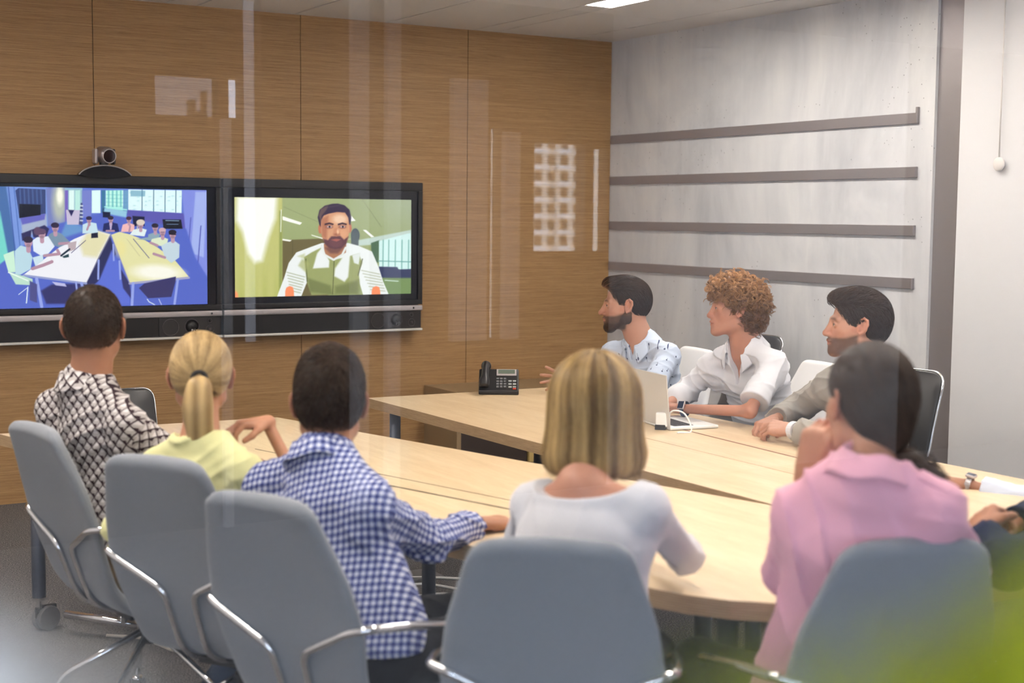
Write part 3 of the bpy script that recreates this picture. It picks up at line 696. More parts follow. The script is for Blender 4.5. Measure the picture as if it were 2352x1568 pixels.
def short_hair(par, base, o, Rm, sc, m, shells, flow, n=2600, length=.018, steps=4, rad=.0011, lift=(.0005,.004), hl=None, dz=0., fadez=0., h=.0045, tone=(.0,1.), jit=.25, topl=1., gravity=0., name='hair'):
    F = Field(); F.frame(o, Rm, sc)
    for sh_ in shells: F.ell(sh_[0], sh_[1], k=sh_[2], disp=(lambda P, a=sh_[3]: (a*wob(P,(75,75,60),8)).astype(f32)) if len(sh_) > 3 else None)
    F.fr = None; cut_hair(F, o, Rm, sc, hl, dz); X, Q = nets(F, h)
    dh, q = hairline(X, o, Rm, sc, hl, dz); fade = np.clip(1-dh/fadez, 0, 1)**1.3*.9 if fadez else np.zeros(len(X))
    sel = np.flatnonzero(dh > .004); roots = X[RNG.choice(sel, n)] + RNG.normal(size=(n,3))*.001
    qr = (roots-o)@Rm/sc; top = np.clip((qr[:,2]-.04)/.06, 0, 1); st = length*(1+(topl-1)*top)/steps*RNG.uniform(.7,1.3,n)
    def dirf(P): ql = (P-o)@Rm/sc; return flow(ql)@Rm.T
    G = grow(F, roots, dirf, steps, st, lift, jit, gravity)
    dr = hairline(roots, o, Rm, sc, hl, dz)[0]; fr = np.clip(1-dr/fadez,0,1)**1.3*.9 if fadez else None
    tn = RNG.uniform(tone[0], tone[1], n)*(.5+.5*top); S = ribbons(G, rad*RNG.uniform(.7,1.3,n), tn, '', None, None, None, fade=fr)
    return join_hair(X, Q, np.full(len(X), .18*(tone[0]+tone[1])), fade, [S], name, m, par, base), F
def radial_flow(c, down=.0):
    c = np.array(c)
    def f(q): d = q-c; d = d/(np.linalg.norm(d,axis=1)[:,None]+1e-6); d = d.copy(); d[:,2] -= down; return d
    return f
# ------------------------------------------------------------------ glass front of the meeting room and the corridor behind the camera
def m_glass():
    m = bpy.data.materials.new('clear_glass'); m.use_nodes = True; t = m.node_tree; t.nodes.clear()
    out = t.nodes.new('ShaderNodeOutputMaterial'); tr = t.nodes.new('ShaderNodeBsdfTransparent'); gl = t.nodes.new('ShaderNodeBsdfGlossy'); fr = t.nodes.new('ShaderNodeFresnel'); mx = t.nodes.new('ShaderNodeMixShader')
    tr.inputs[0].default_value = (.985,.99,.988,1); gl.inputs['Roughness'].default_value = 0.0; gl.inputs[0].default_value = (1,1,1,1); ge = t.nodes.new('ShaderNodeNewGeometry'); ma = t.nodes.new('ShaderNodeMath'); ma.operation = 'MULTIPLY_ADD'; ma.inputs[1].default_value = 1/1.55-1.55; ma.inputs[2].default_value = 1.55; t.links.new(ge.outputs['Backfacing'], ma.inputs[0]); t.links.new(ma.outputs[0], fr.inputs['IOR'])
    t.links.new(fr.outputs[0], mx.inputs[0]); t.links.new(tr.outputs[0], mx.inputs[1]); t.links.new(gl.outputs[0], mx.inputs[2]); t.links.new(mx.outputs[0], out.inputs[0]); return m
M['glass'] = m_glass()
structure(box('window_1', M['glass'], XL-.1, XB+.16, GY, GY+.006, 0, ZC))
CF = mat('corridor_floor', (.22,.22,.23), .5)
BX = 9.6; CY = -5.0
structure(box('floor_corridor', CF, -4.2, BX, CY-.3, GY, -.1, 0))
structure(box('ceiling_corridor_veil', mat('corridor_ceiling_veil', (.75,.70,.72), .8), 3.42, BX, CY-.3, GY, ZC, ZC+.06))  # paler tone paints the bright veil this stretch mirrors in the glass
structure(box('ceiling_corridor', mat('corridor_ceiling', (.36,.34,.35), .8), -4.2, 3.42, CY-.3, GY, ZC, ZC+.06))  # darker tone keeps the mirrored veil off the left side
structure(box('wall_corridor_right', M['white'], BX, BX+.15, CY-.3, GY, 0, ZC))
structure(box('wall_room_side', M['white'], XB+.16, BX+.1, GY, GY+.1, 0, ZC))
structure(box('wall_room_side_left', M['white'], -4.2, XL-.1, GY, GY+.1, 0, ZC))
DW = mat('corridor_wall_dark', (.06,.05,.045), .7)
def window_wall():
    # solid stretches (x0,x1) and openings (x0,x1,z0,z1) of the far corridor wall
    ops = [(-3.9,1.15,.35,2.55),(2.14,2.465,2.11,2.31),(2.52,2.592,2.11,2.31),(2.60,2.695,.95,2.72),(4.024,4.055,.92,2.14),(4.07,4.135,.92,2.12),(4.36,4.715,1.42,2.05),(4.775,4.875,1.42,2.03)]
    mb = MB(); x = -4.2; xs = 4.90
    for a, b, z0, z1 in ops:
        mb.box(x, a, CY-.1, CY, 0, ZC); mb.box(a, b, CY-.1, CY, 0, z0); mb.box(a, b, CY-.1, CY, z1, ZC); x = b
    mb.box(x, xs, CY-.1, CY, 0, ZC); structure(mb.build('wall_corridor_far', DW))
    structure(box('wall_corridor_white', M['white'], xs, 7.36, CY-.1, CY, 0, ZC)); structure(box('wall_corridor_end', DW, 7.36, BX, CY-.1, CY, 0, ZC))
    structure(box('trim_2', M['white'], 3.80, 4.02, CY, CY+.05, .92, 2.38)); structure(box('trim_4', M['white'], 3.19, 3.285, CY, CY+.05, 0, ZC)); structure(box('trim_5', M['white'], 3.395, 3.475, CY, CY+.05, 0, ZC)); structure(box('trim_6', M['white'], 2.47, 2.515, CY, CY+.05, 0, 2.1)); structure(box('trim_3', M['white'], 4.137, 4.235, CY, CY+.05, .92, 2.10))
tm = bpy.data.materials.new('dimming_film'); tm.use_nodes = True; tm.node_tree.nodes.clear(); o_ = tm.node_tree.nodes.new('ShaderNodeOutputMaterial'); t_ = tm.node_tree.nodes.new('ShaderNodeBsdfTransparent'); t_.inputs[0].default_value = (.52,.50,.50,1); tm.node_tree.links.new(t_.outputs[0], o_.inputs[0])
window_wall()
structure(box('window_dimmer_2', tm, 2.60,2.695,CY-.06,CY-.05,.95,2.72)); structure(box('window_dimmer_3', tm, 2.14,2.465,CY-.06,CY-.05,2.11,2.31))  # added panes that dim the mirrored sky in two openings
def facade():
    # stands 200 m away beyond the far corridor windows
    fm = mat('facade', (.82,.74,.62), .8); fd = mat('facade_dark', (.14,.10,.07), .8); wm = mat('facade_white', (.85,.85,.82), .7)
    e = empty('apartment_building', (131,-200,-30), 0, 'pale apartment block with rows of balconies, mirrored in the glass right of the screens', 'building')
    MB().box(-9,22,-12,0,0,75).build('block', fm, e)
    for i in range(8):
        for j in range(5): MB().box(-5.2+j*2.6,-3.9+j*2.6,0,.2,24.2+i*2.7,25.8+i*2.7).build('window', fd, e)
        for j in range(3): MB().box(-6.1+j*4.6,-3.4+j*4.6,0,1.4,23.4+i*2.7,24.1+i*2.7).build('balcony', wm, e)
    for k, (x, w_, z) in enumerate(((19.9,.22,6.5),(20.15,.35,6.0),(20.45,.12,6.9))):
        tag(MB().box(-w_/2,w_/2,-.3,.3,0,z+10).build('tower_block', mat('far_tower%d' % k, (.10,.09,.09), .9), None, loc=(x,-58,-10)), ('leftmost','middle','rightmost')[k]+' dark tower of the small skyline mirrored above the left screen', 'building', 'skyline mirrored in the glass')
facade()
corr_fill = mat('corridor_fill_lamp', (1,1,1), .5, emit=(.80,.89,1.0), estr=40)  # unseen lamps added to brighten the corridor and the chair backs
for x in (-1.5, 2.9, 7.4):
    e = empty('ceiling_light', (x,-2.2,ZC), 0, {-1.5:'added corridor fill lamp nearest the big window',2.9:'added corridor fill lamp mirrored in the glass above the screens',7.4:'added corridor fill lamp mirrored in the glass by the white panel'}[x], 'ceiling light', 'added corridor fill lamps')
    MB().box(-.09,.09,-.6,.6,-.012,-.002).build('diffuser', corr_fill, e)
# ------------------------------------------------------------------ lime plant and made-up pale haze leaves near the camera, far out of focus
def plant(x, y, top, leaves, m_leaf, lab, seed, wd=.017, name='potted_plant'):
    r = random.Random(seed); e = empty(name, (x,y,0), 0, lab, 'plant')
    MB().lathe([(.09,0),(.12,.02),(.15,.34),(.135,.34),(.13,.30)],28).build('pot', M['white'], e, smooth=False, bevel=.004)
    MB().tube(smoothpath([(0,0,.28),(.01,.01,.8),(0,0,top-.22)],6), .012, 8).build('stem', mat('stem', (.16,.12,.06), .8), e, smooth=True)
    for i, (dx, dy, dz, L) in enumerate(leaves):
        tip = np.array((dx,dy,dz)); b = np.array((0,0,top-.25)); mid = (b+tip)/2+np.array((0,0,.05)); P = smoothpath([b,mid,tip],8); d = unit(tip-b); s = unit(np.cross(d,(0,0,1))); w = wd*np.sin(np.linspace(.12,1,len(P))*PI*.93)[:,None]*L
        MB().grid(np.stack([P-s*w, P+np.array((0,0,-.002)), P+s*w],1)).build('leaf', m_leaf, e, smooth=True).modifiers.new('thick','SOLIDIFY').thickness = .0012
    return e
YG = mat('lime_leaf', (.42,.46,.010), .5)
pc = at(2080,1640,.23); px_, py_ = .20, .02
def leafpts(pts, x, y): return [(*(at(a,b,d)-np.array((x,y,0))), L) for a,b,d,L in pts]
plant(px_, py_, 1.50, leafpts([(2330,1300,.24,1.5),(2230,1390,.22,1.2),(2430,1230,.24,1.8),(2110,1430,.22,1.1),(1960,1470,.21,1.0),(1790,1500,.21,.8),(2350,1420,.2,1.8),(2450,1350,.2,1.8),(2050,1500,.2,1.4),(1620,1530,.2,.8)], px_, py_), YG, 'blurred lime green plant close to the camera, lower right corner', 3)
PW = mat('haze_leaf', (.80,.78,.74), .6)  # made-up pale leaves whose blur imitates a white haze
qx, qy = -.06, .16
plant(qx, qy, 1.48, leafpts([(40,1480,.22,1.4),(150,1530,.22,1.2),(-60,1410,.23,1.5),(270,1560,.21,1.1),(60,1570,.2,1.6),(-20,1520,.2,1.5)], qx, qy), PW, 'made-up blurred cream leaves standing in for white haze, lower left corner', 5)
# ------------------------------------------------------------------ picture painter for the two lit screens
def s2l(c): c = np.asarray(c, float)/255; return np.where(c <= .04045, c/12.92, ((c+.055)/1.055)**2.4)
class Paint:
    def __init__(s, X, Y, bg): s.X = X; s.Y = Y; s.C = np.empty(X.shape+(3,)); s.C[:] = bg
    def put(s, a, c):
        a = np.clip(a,0,1)[...,None]; s.C = s.C*(1-a) + np.asarray(c, float)*a
    def poly(s, pts, c, soft=4, al=1.):
        P = np.array(pts, float); X, Y = s.X, s.Y; d = np.full(X.shape, 1e9); ins = np.zeros(X.shape, bool); n = len(P)
        for i in range(n):
            a = P[i]; b = P[(i+1)%n]; e = b-a; wx = X-a[0]; wy = Y-a[1]; t = np.clip((wx*e[0]+wy*e[1])/(e@e+1e-9),0,1)
            d = np.minimum(d, (wx-e[0]*t)**2+(wy-e[1]*t)**2)
            cr = ((a[1] > Y) != (b[1] > Y)) & (X < (b[0]-a[0])*(Y-a[1])/((b[1]-a[1]) if b[1] != a[1] else 1e-9)+a[0]); ins ^= cr
        d = np.sqrt(d); d = np.where(ins, d, -d); s.put((d/soft+.5)*1., c) if al == 1 else s.put(np.clip(d/soft+.5,0,1)*al, c)
    def ell(s, cx, cy, rx, ry, c, soft=4, al=1., rot=0):
        x = s.X-cx; y = s.Y-cy; ca, sa = math.cos(rot), math.sin(rot); x, y = x*ca+y*sa, -x*sa+y*ca
        k = np.sqrt((x/rx)**2+(y/ry)**2); s.put(np.clip((1-k)*min(rx,ry)/soft+.5,0,1)*al, c)
    def line(s, pts, w, c, soft=3, al=1.):
        P = np.array(pts, float); d = np.full(s.X.shape, 1e9)
        for a, b in zip(P, P[1:]):
            e = b-a; wx = s.X-a[0]; wy = s.Y-a[1]; t = np.clip((wx*e[0]+wy*e[1])/(e@e+1e-9),0,1); d = np.minimum(d, (wx-e[0]*t)**2+(wy-e[1]*t)**2)
        s.put(np.clip((w/2-np.sqrt(d))/soft+.5,0,1)*al, c)
def picture1(X, Y):
    p = Paint(X, Y, (95,118,205)); N = np.sin(X*.11+np.sin(Y*.07))*.5
    p.poly([(-50,100),(520,100),(520,700),(-50,1100)], (122,152,222), 30)
    p.poly([(-50,100),(60,100),(170,830),(60,1000),(-50,1030)], (70,110,170), 20)
    p.poly([(0,400),(90,880),(50,1000),(-50,1030)], (120,215,205), 20)
    p.line([(90,140),(160,820)], 10, (60,90,165), 10); p.line([(150,140),(215,780)], 8, (70,105,180), 10)
    p.poly([(230,500),(500,430),(510,600),(240,680)], (168,180,205), 20)
    p.poly([(215,470),(490,425),(480,490),(240,545)], (100,100,190), 15)
    p.poly([(165,175),(200,150),(490,165),(492,425),(208,474)], (52,68,120), 6)
    p.poly([(208,320),(437,330),(437,440),(208,474)], (8,14,36), 8)
    for i in range(6): p.line([(215+45*i,160),(222+45*i,315)], 12, (98,128,190), 14, .6)
    p.poly([(495,150),(705,150),(725,560),(700,640),(520,560)], (120,130,190), 18)
    p.ell(640,300,75,220,(200,205,175),60,.8); p.ell(645,235,34,95,(255,255,235),30)
    p.poly([(700,150),(890,150),(890,560),(700,560)], (150,190,205), 8)
    for x0,x1,c in ((700,735,(120,100,190)),(745,800,(225,250,245)),(810,865,(190,235,225)),(885,985,(120,130,205)),(990,1085,(225,255,250)),(1095,1135,(60,120,160)),(1140,1330,(170,240,225)),(1335,1385,(110,160,200))):
        p.poly([(x0,175),(x1,172),(x1,420 if x0>980 else 550),(x0,420 if x0>980 else 550)], c, 10)
    for i in range(9): p.line([(1150+22*i,180),(1150+22*i,350)], 8, (70,150,170) if i%2 else (225,255,245), 8, .8)
    for i in range(5): p.line([(1140,220+40*i),(1370,225+42*i)], 5, (80,150,175), 6, .5)
    p.line([(1130,352),(1370,385)], 12, (170,240,235), 6); p.poly([(1130,365),(1368,400),(1360,500),(1120,440)], (150,200,225), 10)
    p.line([(1115,370),(1105,460)], 10, (40,60,110), 5)
    p.poly([(1385,165),(1965,175),(1960,420),(1385,390)], (225,250,252), 6)
    for x in (1535,1660,1783,1900): p.line([(x,170),(x-2,410)], 9, (70,110,140), 5)
    for i in range(26): p.ell(1410+(i*83)%540, 200+(i*47)%190, 14, 5, (130,200,215), 6, .5)
    p.poly([(1410,175),(1570,180),(1565,240),(1410,240)], (90,150,180), 10, .6)
    p.poly([(1375,385),(2000,425),(2010,600),(1375,560)], (92,88,176), 12)
    p.poly([(1965,175),(2240,170),(2240,1110),(2130,1060),(2000,600)], (130,142,226), 14)
    p.poly([(2110,190),(2235,190),(2200,900),(2060,850)], (165,180,238), 16); p.line([(2170,560),(2130,1060)], 12, (84,92,180), 8); p.line([(2060,470),(2030,880)], 10, (84,92,180), 8)
    p.poly([(520,560),(1110,420),(2010,590),(2110,900),(2240,1110),(2240,1440),(-50,1460),(-50,1010)], (84,104,200), 20)
    p.poly([(720,500),(880,560),(900,620),(640,700)], (105,150,205), 30)
    p.poly([(1755,488),(1955,490),(1972,590),(1765,590)], (10,16,34), 8); p.line([(1790,500),(1930,503)], 8, (150,180,210), 6); p.line([(1800,540),(1925,542)], 5, (120,150,190), 5)
    p.poly([(1430,450),(1560,460),(1560,560),(1440,560)], (22,26,62), 10); p.poly([(1110,405),(1190,410),(1190,470),(1110,465)], (16,24,60), 8)
    p.poly([(712,385),(862,388),(858,545),(725,545)], (200,190,215), 6); p.poly([(735,385),(800,388),(770,455)], (40,40,90), 10); p.poly([(870,310),(890,310),(890,550),(850,540)], (70,80,130), 6)
    for i in range(5): p.line([(868,340+i*40),(890,342+i*40)], 16, (225,235,240), 5, .8)
    # dark floor shade and gap
    p.poly([(560,1190),(900,1180),(900,1400),(500,1400),(440,1260)], (48,50,108), 26)
    p.poly([(1185,660),(1250,860),(1180,1040),(1000,1210),(930,1400),(880,1200)], (40,44,92), 14)
    p.poly([(1205,820),(1300,1000),(1400,1180),(1400,1400),(960,1420),(1130,1000)], (92,112,214), 20)
    p.poly([(1290,1000),(1400,1180),(1420,1350),(1330,1230)], (46,48,104), 16)
    # tables
    p.poly([(255,1085),(420,960),(640,790),(800,700),(930,645),(1060,612),(1190,650),(1060,900),(935,1170),(600,1135)], (240,240,246), 6)
    p.poly([(930,645),(1060,612),(1188,655),(1050,900),(900,880),(860,760)], (226,218,166), 50, .85)
    p.line([(255,1092),(930,1180)], 22, (150,160,205), 5); p.line([(935,1170),(1188,660)], 8, (140,140,170), 5); p.line([(770,850),(925,715)], 7, (80,72,120), 4)
    p.poly([(1200,655),(1290,622),(1400,650),(1560,710),(1700,790),(1890,930),(2040,1108),(1400,1175)], (228,224,168), 6)
    p.ell(1700,1060,260,80,(252,250,240),60,.9,.05); p.ell(1300,800,60,90,(240,226,150),50,.6)
    p.line([(1400,1180),(2040,1118)], 24, (165,165,200), 5); p.line([(1200,660),(1400,1178)], 9, (150,150,185), 5); p.line([(1440,700),(1610,905)], 8, (90,90,140), 4); p.line([(1370,700),(1510,885)], 5, (190,180,150), 4)
    for a, b, w in (((395,1130),(450,1430),34),((880,1180),(895,1230),30),((820,1170),(830,1250),20),((1437,1180),(1425,1410),30),((1920,1140),(1885,1400),26),((1065,930),(1060,1130),22),((1290,940),(1300,1130),22),((1222,760),(1228,930),18)): p.line([a,b], w, (150,165,232), 6)
    p.poly([(1560,1180),(1900,1105),(1895,1160),(1850,1325),(1600,1340),(1500,1230)], (52,50,104), 10); p.line([(1590,1350),(1610,1378),(1670,1410)], 9, (225,240,250), 4); p.line([(1715,1350),(1745,1410)], 9, (190,200,240), 4)
    # people around the tables
    def person(hx, hy, r, hair, torso, col, arm=None, skin=(190,150,170)):
        p.poly(torso, col, 8)
        p.line([(hx, hy+r*.9), (hx+2, hy+r*1.6)], r*.9, skin, 5)
        p.ell(hx, hy, r*.78, r, skin, 5); p.ell(hx-r*.05, hy-r*.5, r*.92, r*.62, hair, 5); p.ell(hx, hy+r*.62, r*.45, r*.35, tuple(.72*q for q in skin), 6, .6)
        p.line([(hx-r*.45,hy+r*.02),(hx+r*.45,hy+r*.02)], r*.16, (70,52,82), 4, .8)
        if arm: p.line(arm, r*.62, tuple(.95*q for q in skin), 5)
    p.poly([(340,600),(480,550),(530,590),(490,700),(360,680)], (46,44,92), 12); p.poly([(230,640),(340,600),(330,690),(240,720)], (46,44,92), 12)
    p.poly([(35,870),(150,825),(170,1060),(90,1060)], (205,240,215), 8); p.poly([(90,1050),(350,1130),(355,1200),(170,1190)], (190,225,205), 8); p.line([(90,1060),(300,1150)], 12, (240,252,245), 4)
    p.line([(290,1230),(200,1300)], 8, (210,225,245), 4); p.line([(300,1220),(285,1390)], 12, (225,240,250), 4); p.poly([(320,1150),(400,1190),(400,1390),(320,1360)], (78,80,140), 12); p.poly([(560,1160),(700,1180),(720,1215),(600,1200)], (190,190,230), 8)
    person(596,575,48,(46,36,66),[(530,650),(590,615),(660,640),(760,735),(640,790),(560,760),(510,700)],(122,146,168),[(640,750),(740,745)])
    person(452,645,50,(98,72,104),[(350,715),(400,680),(520,670),(590,780),(520,860),(440,880),(360,830)],(228,236,248),[(480,880),(640,860),(620,820)])
    p.ell(405,615,42,45,(98,72,104),12)
    person(306,735,56,(44,34,62),[(158,830),(220,770),(300,790),(350,900),(330,1025),(220,1085),(165,1080)],(188,218,230),[(350,1020),(460,985),(560,945)])
    p.poly([(350,900),(460,870),(470,930),(380,990)], (206,228,238), 8)
    person(962,492,34,(44,38,70),[(892,545),(960,515),(1040,530),(1060,635),(890,640)],(200,226,236),[(940,600),(962,540)])
    person(1196,488,34,(44,34,60),[(1120,535),(1195,515),(1270,535),(1288,622),(1108,618)],(28,38,98),[(1150,612),(1230,612)]); p.poly([(1180,530),(1212,530),(1204,600),(1188,600)], (190,170,205), 5)
    person(1392,492,32,(64,38,60),[(1325,545),(1390,525),(1450,545),(1450,620),(1305,625)],(242,186,186),[(1395,620),(1405,560)])
    person(1518,545,40,(214,196,190),[(1440,600),(1520,580),(1585,600),(1560,672),(1400,655)],(226,240,240)); p.ell(1518,520,46,32,(222,206,190),6); p.poly([(1478,520),(1492,600),(1478,600)],(220,200,180),6)
    person(1676,575,40,(38,30,50),[(1600,650),(1680,625),(1730,650),(1700,725),(1470,700),(1600,680)],(140,166,180))
    person(1755,625,42,(208,170,180),[(1640,700),(1750,675),(1815,700),(1800,790),(1620,750)],(222,232,200),[(1625,740),(1700,770)])
    person(1865,650,46,(34,28,48),[(1740,775),(1800,740),(1880,715),(1940,760),(1935,900),(1850,960),(1780,900)],(196,214,224),[(1660,860),(1780,900)]); p.line([(1828,648),(1900,652)], 9, (14,14,24), 4)
    p.poly([(730,745),(826,722),(815,812),(745,835)], (190,172,178), 4); p.line([(660,880),(750,810)], 20, (30,46,64), 6); p.poly([(670,890),(740,860),(745,895),(690,905)], (40,70,80), 6)
    p.poly([(985,640),(1055,630),(1058,685),(985,690)], (20,24,52), 8)
    return p.C
def picture2(X, Y):
    p = Paint(X, Y, (160,172,120))
    p.put(np.clip((Y-300)/900,0,1)*.5, (140,150,90)); p.put(np.clip((X-1200)/900,0,1)*np.clip((700-Y)/500,0,1)*.7, (176,186,172))
    p.line([(1440,130),(1640,420)], 6, (120,125,90), 5, .6); p.line([(610,210),(1000,380)], 5, (120,125,90), 5, .6); p.line([(690,580),(1400,545)], 7, (200,210,185), 5)
    p.poly([(590,560),(700,555),(1080,540),(1080,1150),(590,1150)], (108,98,62), 10); p.line([(700,560),(700,900)], 5, (80,76,46), 5)
    p.poly([(590,305),(800,375),(780,398),(590,345)], (255,255,245), 5); p.poly([(590,545),(690,560),(672,575),(590,562)], (255,255,245), 5); p.poly([(895,500),(1030,540),(1030,552),(905,512)], (250,252,240), 5)
    p.poly([(1320,300),(1368,355),(1320,360)], (255,255,250), 4); p.poly([(1445,452),(1475,450),(1565,525),(1535,530)], (255,255,250), 4)
    p.ell(1365,510,46,75,(70,84,92),8); p.poly([(1320,480),(1400,470),(1400,640),(1320,640)], (84,96,100), 8)
    p.poly([(1400,560),(1960,450),(1960,480),(1640,600),(1400,620)], (205,225,225), 14, .8); p.poly([(1530,590),(1620,560),(1610,800),(1540,780)], (80,110,84), 10)
    p.poly([(1615,570),(1955,480),(1955,880),(1615,850)], (214,244,240), 10)
    for x in (1660,1720,1790,1860,1930): p.line([(x,560),(x-4,860)], 12, (96,160,150), 8, .7)
    p.line([(1610,780),(1955,790)], 10, (110,170,165), 6); p.poly([(1610,840),(1810,845),(1820,870),(1955,865),(1955,970),(1620,960)], (52,60,96), 10); p.poly([(1640,960),(1960,960),(1960,1150),(1690,1150)], (120,146,92), 20); p.line([(1680,985),(1820,995)], 8, (220,240,230), 6)
    p.poly([(60,90),(590,90),(590,1170),(60,1170)], (196,196,120), 16)
    p.poly([(110,100),(535,100),(520,330),(450,520),(380,780),(300,800),(230,700),(170,480),(100,350)], (252,253,246), 60); p.poly([(560,250),(590,250),(590,1100),(555,1100)], (150,160,88), 16); p.line([(580,240),(575,470)], 9, (240,245,225), 6)
    p.put(np.clip((Y-800)/400,0,1)*(X<560)*.45*(.5+.5*np.sin(X*.05)), (168,178,90)); p.ell(95,1160,30,60,(255,160,110),16)
    # the man on the screen
    W = (238,242,240); G = (156,164,104); D = (112,120,72)
    p.poly([(535,1160),(610,960),(660,800),(740,690),(900,630),(1010,590),(1150,600),(1290,590),(1400,620),(1540,680),(1610,840),(1660,1000),(1725,1150),(1450,1150),(1400,980),(850,1010),(790,1160)], W, 6)
    p.poly([(820,740),(900,690),(1000,640),(1130,770),(1260,740),(1400,700),(1440,800),(1400,900),(1410,1000),(1400,1130),(900,1140),(850,1000)], G, 12)
    p.poly([(960,700),(1010,640),(1090,780),(1085,850),(915,860)], W, 16); p.poly([(1150,860),(1230,740),(1310,700),(1290,950),(1250,1000),(1140,940)], W, 20)
    p.poly([(1330,720),(1420,690),(1400,820),(1350,800)], (226,232,226), 14)
    p.poly([(860,960),(1100,1040),(1130,1140),(880,1110)], D, 30, .8); p.poly([(1150,1050),(1400,980),(1400,1130),(1150,1130)], D, 40, .8)
    p.line([(1140,780),(1125,1130)], 9, (96,100,62), 5); p.line([(840,760),(855,1000)], 10, (90,96,60), 8); p.line([(1440,760),(1395,930)], 10, (90,96,60), 8)
    for i in range(7): p.line([(640+i*6,900+i*32),(830-i*8,950+i*28)], 9, (158,166,128), 8, .8); p.line([(1430+i*16,880+i*34),(1620+i*10,920+i*30)], 9, (166,172,138), 8, .8)
    p.poly([(880,800),(800,760),(760,830),(840,900)], (170,176,110), 24, .7); p.poly([(750,730),(830,700),(830,760)], (184,190,128), 20, .6)
    p.poly([(1030,600),(1270,580),(1265,690),(1150,765),(1040,720)], (176,122,90), 8); p.poly([(1040,640),(1260,620),(1180,700),(1100,700)], (110,70,70), 26, .8)
    p.line([(1005,620),(1040,715),(1135,768),(1225,715),(1262,640)], 22, (232,236,232), 6)
    S = (218,158,120)
    p.ell(992,440,20,52,(200,120,90),6); p.ell(1308,430,18,52,(200,120,90),6)
    p.poly([(1000,330),(1050,270),(1150,250),(1260,270),(1300,340),(1302,460),(1285,560),(1225,630),(1150,645),(1080,625),(1020,550),(998,460)], S, 8)
    p.ell(1200,340,75,50,(250,214,184),40,.8); p.ell(1235,490,40,45,(232,170,130),30,.7); p.poly([(1000,330),(1080,300),(1060,560),(1010,520)], (176,110,84), 30, .8)
    p.poly([(1025,545),(1075,560),(1110,520),(1205,515),(1245,555),(1292,520),(1268,600),(1215,645),(1150,655),(1085,640),(1040,600)], (88,52,66), 16, .92)
    p.ell(1160,590,70,42,(120,74,80),20,.6); p.poly([(1105,556),(1160,545),(1215,552),(1165,575)], (176,98,88), 7)
    p.poly([(1140,430),(1185,430),(1208,500),(1165,520),(1125,500)], (206,140,106), 14); p.ell(1168,500,34,14,(150,88,70),10,.6); p.ell(1180,470,12,26,(250,205,170),12,.8)
    for x, c in ((1088,1),(1228,-1)):
        p.poly([(x-50,386),(x,372),(x+48,386),(x+44,402),(x,392),(x-48,404)], (58,34,52), 7); p.ell(x,420,42,20,(150,92,80),10,.8); p.ell(x+2,418,26,11,(205,180,180),5); p.ell(x+4,418,11,11,(28,22,40),4)
    p.poly([(985,400),(965,320),(985,240),(1040,195),(1120,175),(1180,172),(1250,190),(1305,240),(1322,320),(1312,400),(1298,390),(1290,320),(1255,268),(1170,262),(1080,280),(1030,300),(1000,350),(998,420)], (50,36,66), 9)
    p.poly([(975,300),(1000,230),(1080,190),(1060,240),(1010,300),(1000,370)], (112,88,84), 14, .8); p.line([(1060,215),(1200,190)], 10, (90,74,92), 12, .6)
    for x in (668,1583):
        p.poly([(x-46,1160),(x-46,1100),(x-34,1062),(x,1045),(x+34,1056),(x+46,1100),(x+48,1160)], (252,146,100), 8)
    p.poly([(600,60),(1990,60),(1990,128),(1300,124),(600,114)], (60,66,50), 6, .0)
    return p.C
def screen_mesh(name, x0, x1, z0, z1, y, fn, k, ox, oy, parent, strength, gamma=1.0, nx=430):
    nz = int(nx*(z1-z0)/(x1-x0)); xs = np.linspace(x0,x1,nx); zs = np.linspace(z0,z1,nz); X, Z = np.meshgrid(xs, zs)
    P = np.stack([X, np.full_like(X, y), Z-1.62], -1); Rm = np.array(CAMR); q = P @ Rm
    u = 1176 + 3254.5*q[...,0]/-q[...,2]; v = 784 - 3254.5*q[...,1]/-q[...,2]     # picture coordinates of the broadcast image
    C = s2l(np.clip(fn((u-ox)*k, (v-oy)*k), 0, 255))
    loc = np.array(parent.location); G = np.stack([X, np.full_like(X, y), Z], -1) - loc
    o = MB().grid(G).build(name, None, parent)
    at = o.data.color_attributes.new('picture', 'FLOAT_COLOR', 'POINT'); a = np.ones((nx*nz, 4), f32); a[:, :3] = C.reshape(-1,3); at.data.foreach_set('color', a.ravel())
    m = mat(name+'_lit', (.0,.0,.0), .22); t = NT(m); ca = t.n('ShaderNodeVertexColor'); ca.layer_name = 'picture'; t.l(ca.outputs[0], t.b.inputs['Emission Color']); t.b.inputs['Emission Strength'].default_value = strength
    o.data.materials.append(m); return o
